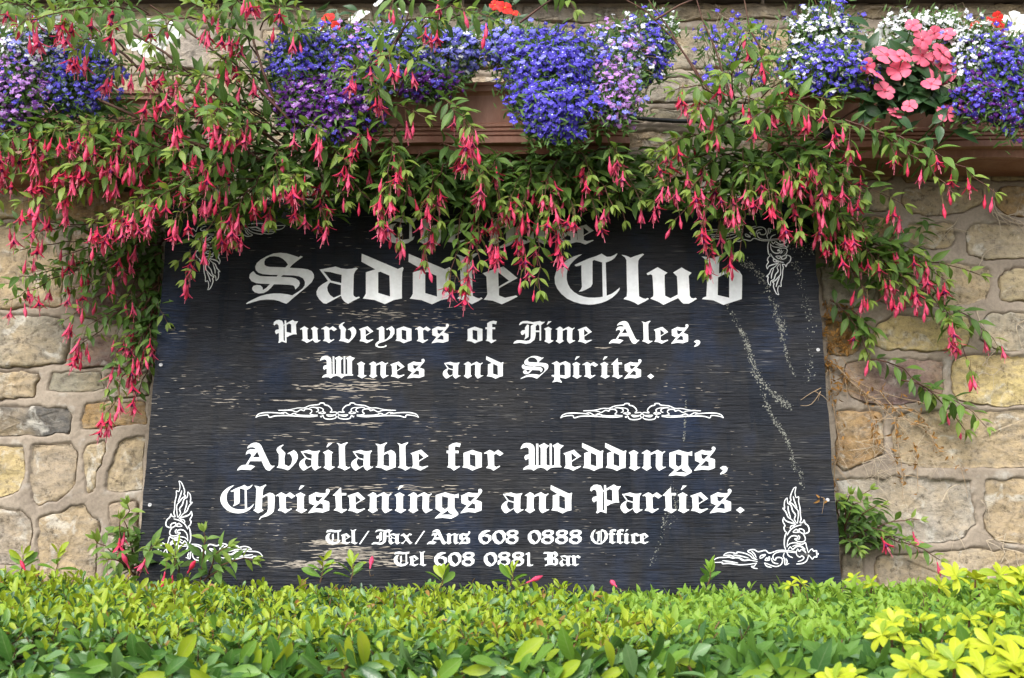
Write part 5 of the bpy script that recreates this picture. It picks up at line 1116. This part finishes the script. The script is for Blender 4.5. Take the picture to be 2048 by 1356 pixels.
# ================================================================== the hedge
ZH = at(1024, 1186, -.17).z; YF = -0.84
def hedge_z(x, y):
    e = 0
    if y < YF + .06: e = ((YF + .06 - y) / .06)**2 * .03
    e -= .022*max(0, min(1, (-x - .35)/.35)) + .012*max(0, min(1, (x - .35)/.3))
    return ZH + noise.noise(Vector((x*3.1, y*4.0, 2))) * .010 + noise.noise(Vector((x*11, y*11, 7))) * .005 - e
def zone(x, y):
    # boundary of the three shrubs, wandering
    b = 0.13 + .05*noise.noise(Vector((y*6, x*2, 4))) + (y + .17) * -.10
    return 'serr' if x > b else 'hedge'
def hedge(kind, label, T, xr, mixf, size):
    r = random.Random(5 if kind == 'hedge' else 6 if kind == 'serr' else 8)
    xm = {'hedge': -.5, 'serr': .6, 'gold': .62}[kind]
    root = empty('hedge_shrub', (xm, -.55, 0), label, 'hedge'); it = []; tw = MB(); big = []
    st = .0185; y = -.185
    while y > YF - .035:
        x = xr[0]; half = (y + CAM_D) * .56 + .08
        while x < xr[1]:
            px, py = x + r.uniform(-.5, .5)*st, y + r.uniform(-.5, .5)*st
            x += st * (1.0 if abs(x) < half else 1.8)
            if zone(px, py) != kind and r.random() > .06: continue
            front = py < YF + .05
            zz = hedge_z(px, py) + r.gauss(0, .006); T0 = Vector((r.gauss(0, .42), r.gauss(-.15, .42) - (.5 if front else 0), 1)).normalized()
            if r.random() < .03: zz += r.uniform(.003, .012)
            p = Vector((px, py, zz)); k = r.randint(4, 9); L = r.uniform(.012, .034); ss = r.choice((.65, .85, 1., 1., 1.25)) * size; ph = r.random()*6
            young = r.random()
            if r.random() < .5: tw.tube([p - T0*.05, p], .0011, .0007, 3, False)
            for q in range(k):
                t = q/(k-1); a = ph + q*2.4; side = Vector((math.cos(a), math.sin(a), 0))
                d = side*(1.0 - .55*t) + T0*(.25 + .8*t)
                s_ = ss * (1.0 - .45*t) * r.uniform(.65, 1.2)
                age = mixf(t, young, r, front)
                it.append((r.choice(T[age]), orient(p - T0*L*(1-t), d, T0 + Vector((0, -.25, .3)), s_, .45)))
            for q in range(1):      # older leaves below
                a = r.uniform(0, 6.28); big.append((r.choice(T[0]), orient(p - Vector((r.gauss(0, .01), r.gauss(0, .01), r.uniform(.02, .05))), (math.cos(a), math.sin(a), .1), (0, -.3, 1), size*1.15, .4)))
        y -= st * (1.0 if y > -.6 else .85)
    # front face, large old leaves
    for i in range(5200):
        x = r.uniform(max(xr[0], -1.0), min(xr[1], 1.0)); 
        if zone(x, YF) != kind: continue
        z = ZH - .012 - abs(r.gauss(0, .075)); a = r.uniform(0, 6.28)
        P = Vector((x, YF - .02 + r.uniform(-.03, .03) , z))
        d = Vector((math.cos(a), -.55, math.sin(a)*.8 + .15)); ag = r.choice((0, 0, 4, 1, 1, 5) if kind == 'hedge' else (0, 0, 1, 1, 1))
        if r.random() < .14: ag = 2
        it.append((r.choice(T[ag]), orient(P, d, (r.gauss(0, .5), -1, .55 + r.gauss(0, .4)), size*r.choice((.6, .9, 1.15, 1.4))*r.uniform(.8, 1.2), .6)))
        if r.random() < .12: tw.tube([P, P + Vector((r.gauss(0, .02), .03, -.05))], .0016, .001, 4, False)
    for i in range(1500):
        x = r.uniform(xr[0], xr[1]); 
        if zone(x, YF) != kind: continue
        P = Vector((x, YF + .02 + r.uniform(-.01, .03), ZH - .03 - r.random()*.35)); a = r.uniform(0, 6.28)
        big.append((r.choice(T[0]), orient(P, (math.cos(a), -.4, math.sin(a)), (0, -1, .4), size*1.3, .4)))
    parts('leaf', root, it, 300, 'foliage'); mass('inner_leaves', root, big)
    if tw.v: o = tw.build('twigs', root, M['hedge_twig']); o['kind'] = 'stuff'
    # stems down to the ground
    for k in range(7):
        x = xr[0] + (xr[1]-xr[0])*(k+.5)/7
        if zone(x, -.5) != kind: continue
        mb = MB(); mb.tube([(x, -.5, 0), (x + .03, -.52, .5), (x - .02, -.5, ZH - .15)], .012, .006, 6); mb.build('trunk', root, M['dark_twig'], True)
    return root
def mf_h(t, y, r, front):
    q = r.random()
    if q < .10: return 5
    if q < .16: return 4
    if y < .16: return 1 if t > .4 else 0
    if front: return 0 if r.random() < .55 else (1 if r.random() < .7 else 2)
    if r.random() < .045: return 3
    return 2 if t > .45 - .3*y else (1 if t > .15 else (1 if r.random() < .5 else 0))
def mf_s(t, y, r, front):
    if front: return 0 if r.random() < .5 else 1
    return 2 if t > .72 - .3*y else (1 if t > .12 else 0)
hedge('hedge', 'clipped hedge on the left with small glossy oval yellow green leaves', HT, (-1.5, .45), mf_h, .0255)
hedge('serr', 'clipped hedge on the right with fresh green toothed leaves', ST, (-.15, 1.5), mf_s, .0275)
# dark sheet added under leaves to stop light leaks, one for the whole row
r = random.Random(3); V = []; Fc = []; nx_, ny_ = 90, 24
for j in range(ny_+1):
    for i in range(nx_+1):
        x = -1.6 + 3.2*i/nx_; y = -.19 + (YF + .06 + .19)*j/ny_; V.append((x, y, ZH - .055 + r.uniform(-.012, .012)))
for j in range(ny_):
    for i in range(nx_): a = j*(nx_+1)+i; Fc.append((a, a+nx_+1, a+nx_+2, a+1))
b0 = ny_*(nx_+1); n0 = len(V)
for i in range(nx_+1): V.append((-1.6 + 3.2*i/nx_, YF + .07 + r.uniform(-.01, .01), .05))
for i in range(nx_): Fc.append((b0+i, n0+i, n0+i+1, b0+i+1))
o = pmesh('hedge_light_blocker', V, Fc, None, M['dark_twig']); tag(o, kind='stuff', label='dark sheet added inside the hedge to block light between the leaves', cat='hedge')
# golden shrub at the right corner
r = random.Random(9); Gd = empty('golden_shrub', (.62, -.5, 0), 'golden yellow leaved shrub pushing through the hedge at the lower right corner', 'shrub'); it = []; tw = MB()
def rosette(px, py, Y, s_, k=8, up=.5):
    P = at(px, py, Y); T0 = Vector((r.gauss(0, .25), -.35 + r.gauss(0, .15), up)).normalized(); ph = r.random()*6
    u = T0.cross(Vector((1, 0, 0))).normalized(); v = T0.cross(u)
    for q in range(k):
        a = ph + q*2.4; t = q/k; d = (u*math.cos(a) + v*math.sin(a))*(1-.5*t) + T0*(.15 + .6*t)
        it.append((r.choice(GT[0 if r.random() < .7 else 1]), orient(P, d, T0, s_*(1-.4*t)*r.uniform(.8, 1.1), .2)))
    tw.tube([P - T0*.002, P + Vector((0, .02, -.07))], .0013, .0016, 4, False)
for (px, py, Y, s_) in [(gx_, gy_, gY_, gs_*.6) for gx_, gy_, gY_, gs_ in [(1915,1150,-.42,.045),(1960,1160,-.42,.045),(2000,1150,-.42,.05),(2040,1160,-.42,.05),(1880,1165,-.42,.04),(2040,1210,-.6,.06),(2030,1260,-.7,.06),(1740,1165,-.35,.032),(1715,1162,-.35,.03),(1600,1168,-.3,.03),
    (1870,1310,-.93,.05),(1900,1330,-.94,.05),(1940,1300,-.88,.05),(1990,1290,-.88,.05),(2020,1320,-.93,.055),(1970,1345,-.95,.05),(2040,1350,-.95,.05),(1780,1250,-.8,.035),(1800,1235,-.76,.035),(1840,1235,-.75,.036),(1765,1265,-.84,.036),(1805,1285,-.88,.038),(1670,1352,-.96,.04),(1700,1358,-.96,.04),(1950,1240,-.75,.04),(1900,1250,-.78,.04),(1990,1240,-.72,.045),(1830,1350,-.96,.045),(2070,1150,-.42,.05),(2080,1240,-.62,.06),(2090,1320,-.9,.06)]]:
    for k in range(1 if r.random() < .7 else 2): rosette(px + r.gauss(0, 7), py + r.gauss(0, 6), Y + r.gauss(0, .01), s_)
parts('leaf', Gd, it, 300, 'foliage'); o = tw.build('twigs', Gd, M['hedge_twig']); o['kind'] = 'stuff'
# sprigs that stand above the clipped top
def sprig(px, py, base_py, Y, T, label, n=3):
    a = at(px, base_py, Y); b = at(px + 6, py, Y); root = empty('hedge_sprig', a, label, 'sprig'); mb = MB(); mb.tube([a, a.lerp(b, .5) + Vector((.002, 0, 0)), b], .0012, .0007, 4, False); mb.build('stem', root, M['hedge_twig']); it = []
    for i in range(n+1):
        t = .25 + .75*i/n; P = a.lerp(b, t)
        for s_ in (-1, 1): it.append((T[2 if t > .5 else 1][0], orient(P, (s_*(1.1-.7*t) + r.gauss(0, .25), r.gauss(-.1, .5), .35 + .6*t + r.gauss(0, .2)), (r.gauss(0, .4), -.6, .8), .031*(1.15-.45*t)*r.uniform(.7, 1.15), .4)))
    parts('leaf', root, it)
for px, py, by, lab in [(345,1098,1150,'tallest sprig above the hedge in front of the pale rounded stone'), (110,1108,1150,'leafy sprig above the hedge at the left in front of grey stones'), (640,1122,1165,'short sprig above the hedge under the peeling paint'), (700,1128,1165,'upright sprig on the hedge left of the telephone lines'),
    (880,1150,1176,'small sprig reaching up below the first telephone digits'), (1415,1140,1170,'small two leaved sprig left of the lower right scroll'), (40,1110,1150,'sprig at the left end of the hedge'), (1020,1145,1172,'single leaf sprig at the middle of the hedge')]:
    sprig(px, py, by, -.22 - r.random()*.1, HT if px < 1200 else ST, lab)
# fallen fuchsia blossoms on the hedge
for q, (px, py, Y, lab) in enumerate([(748,1150,-.25,'red fallen blossom caught on the hedge below the peeling paint'), (70,1165,-.3,'pink fallen blossom on the hedge at the far left'), (275,1162,-.3,'fallen blossom on the hedge under the small fuchsia'), (352,1168,-.33,'red fallen blossom on the hedge left of the board corner scroll'), (1040,1172,-.3,'fallen blossom on the hedge at the middle'), (1250,1180,-.33,'small fallen blossom on the hedge right of the middle')]):
    t = FB[q % 5]; P = at(px, py, Y); o = bpy.data.objects.new('fallen_blossom', t.mesh('flower')); C.objects.link(o)
    o.matrix_world = Matrix.Translation(P) @ Matrix.Rotation(q*1.3, 4, 'Z') @ Matrix.Rotation(2.2 + .4*math.sin(q), 4, 'X'); tag(o, lab, 'blossom', None)
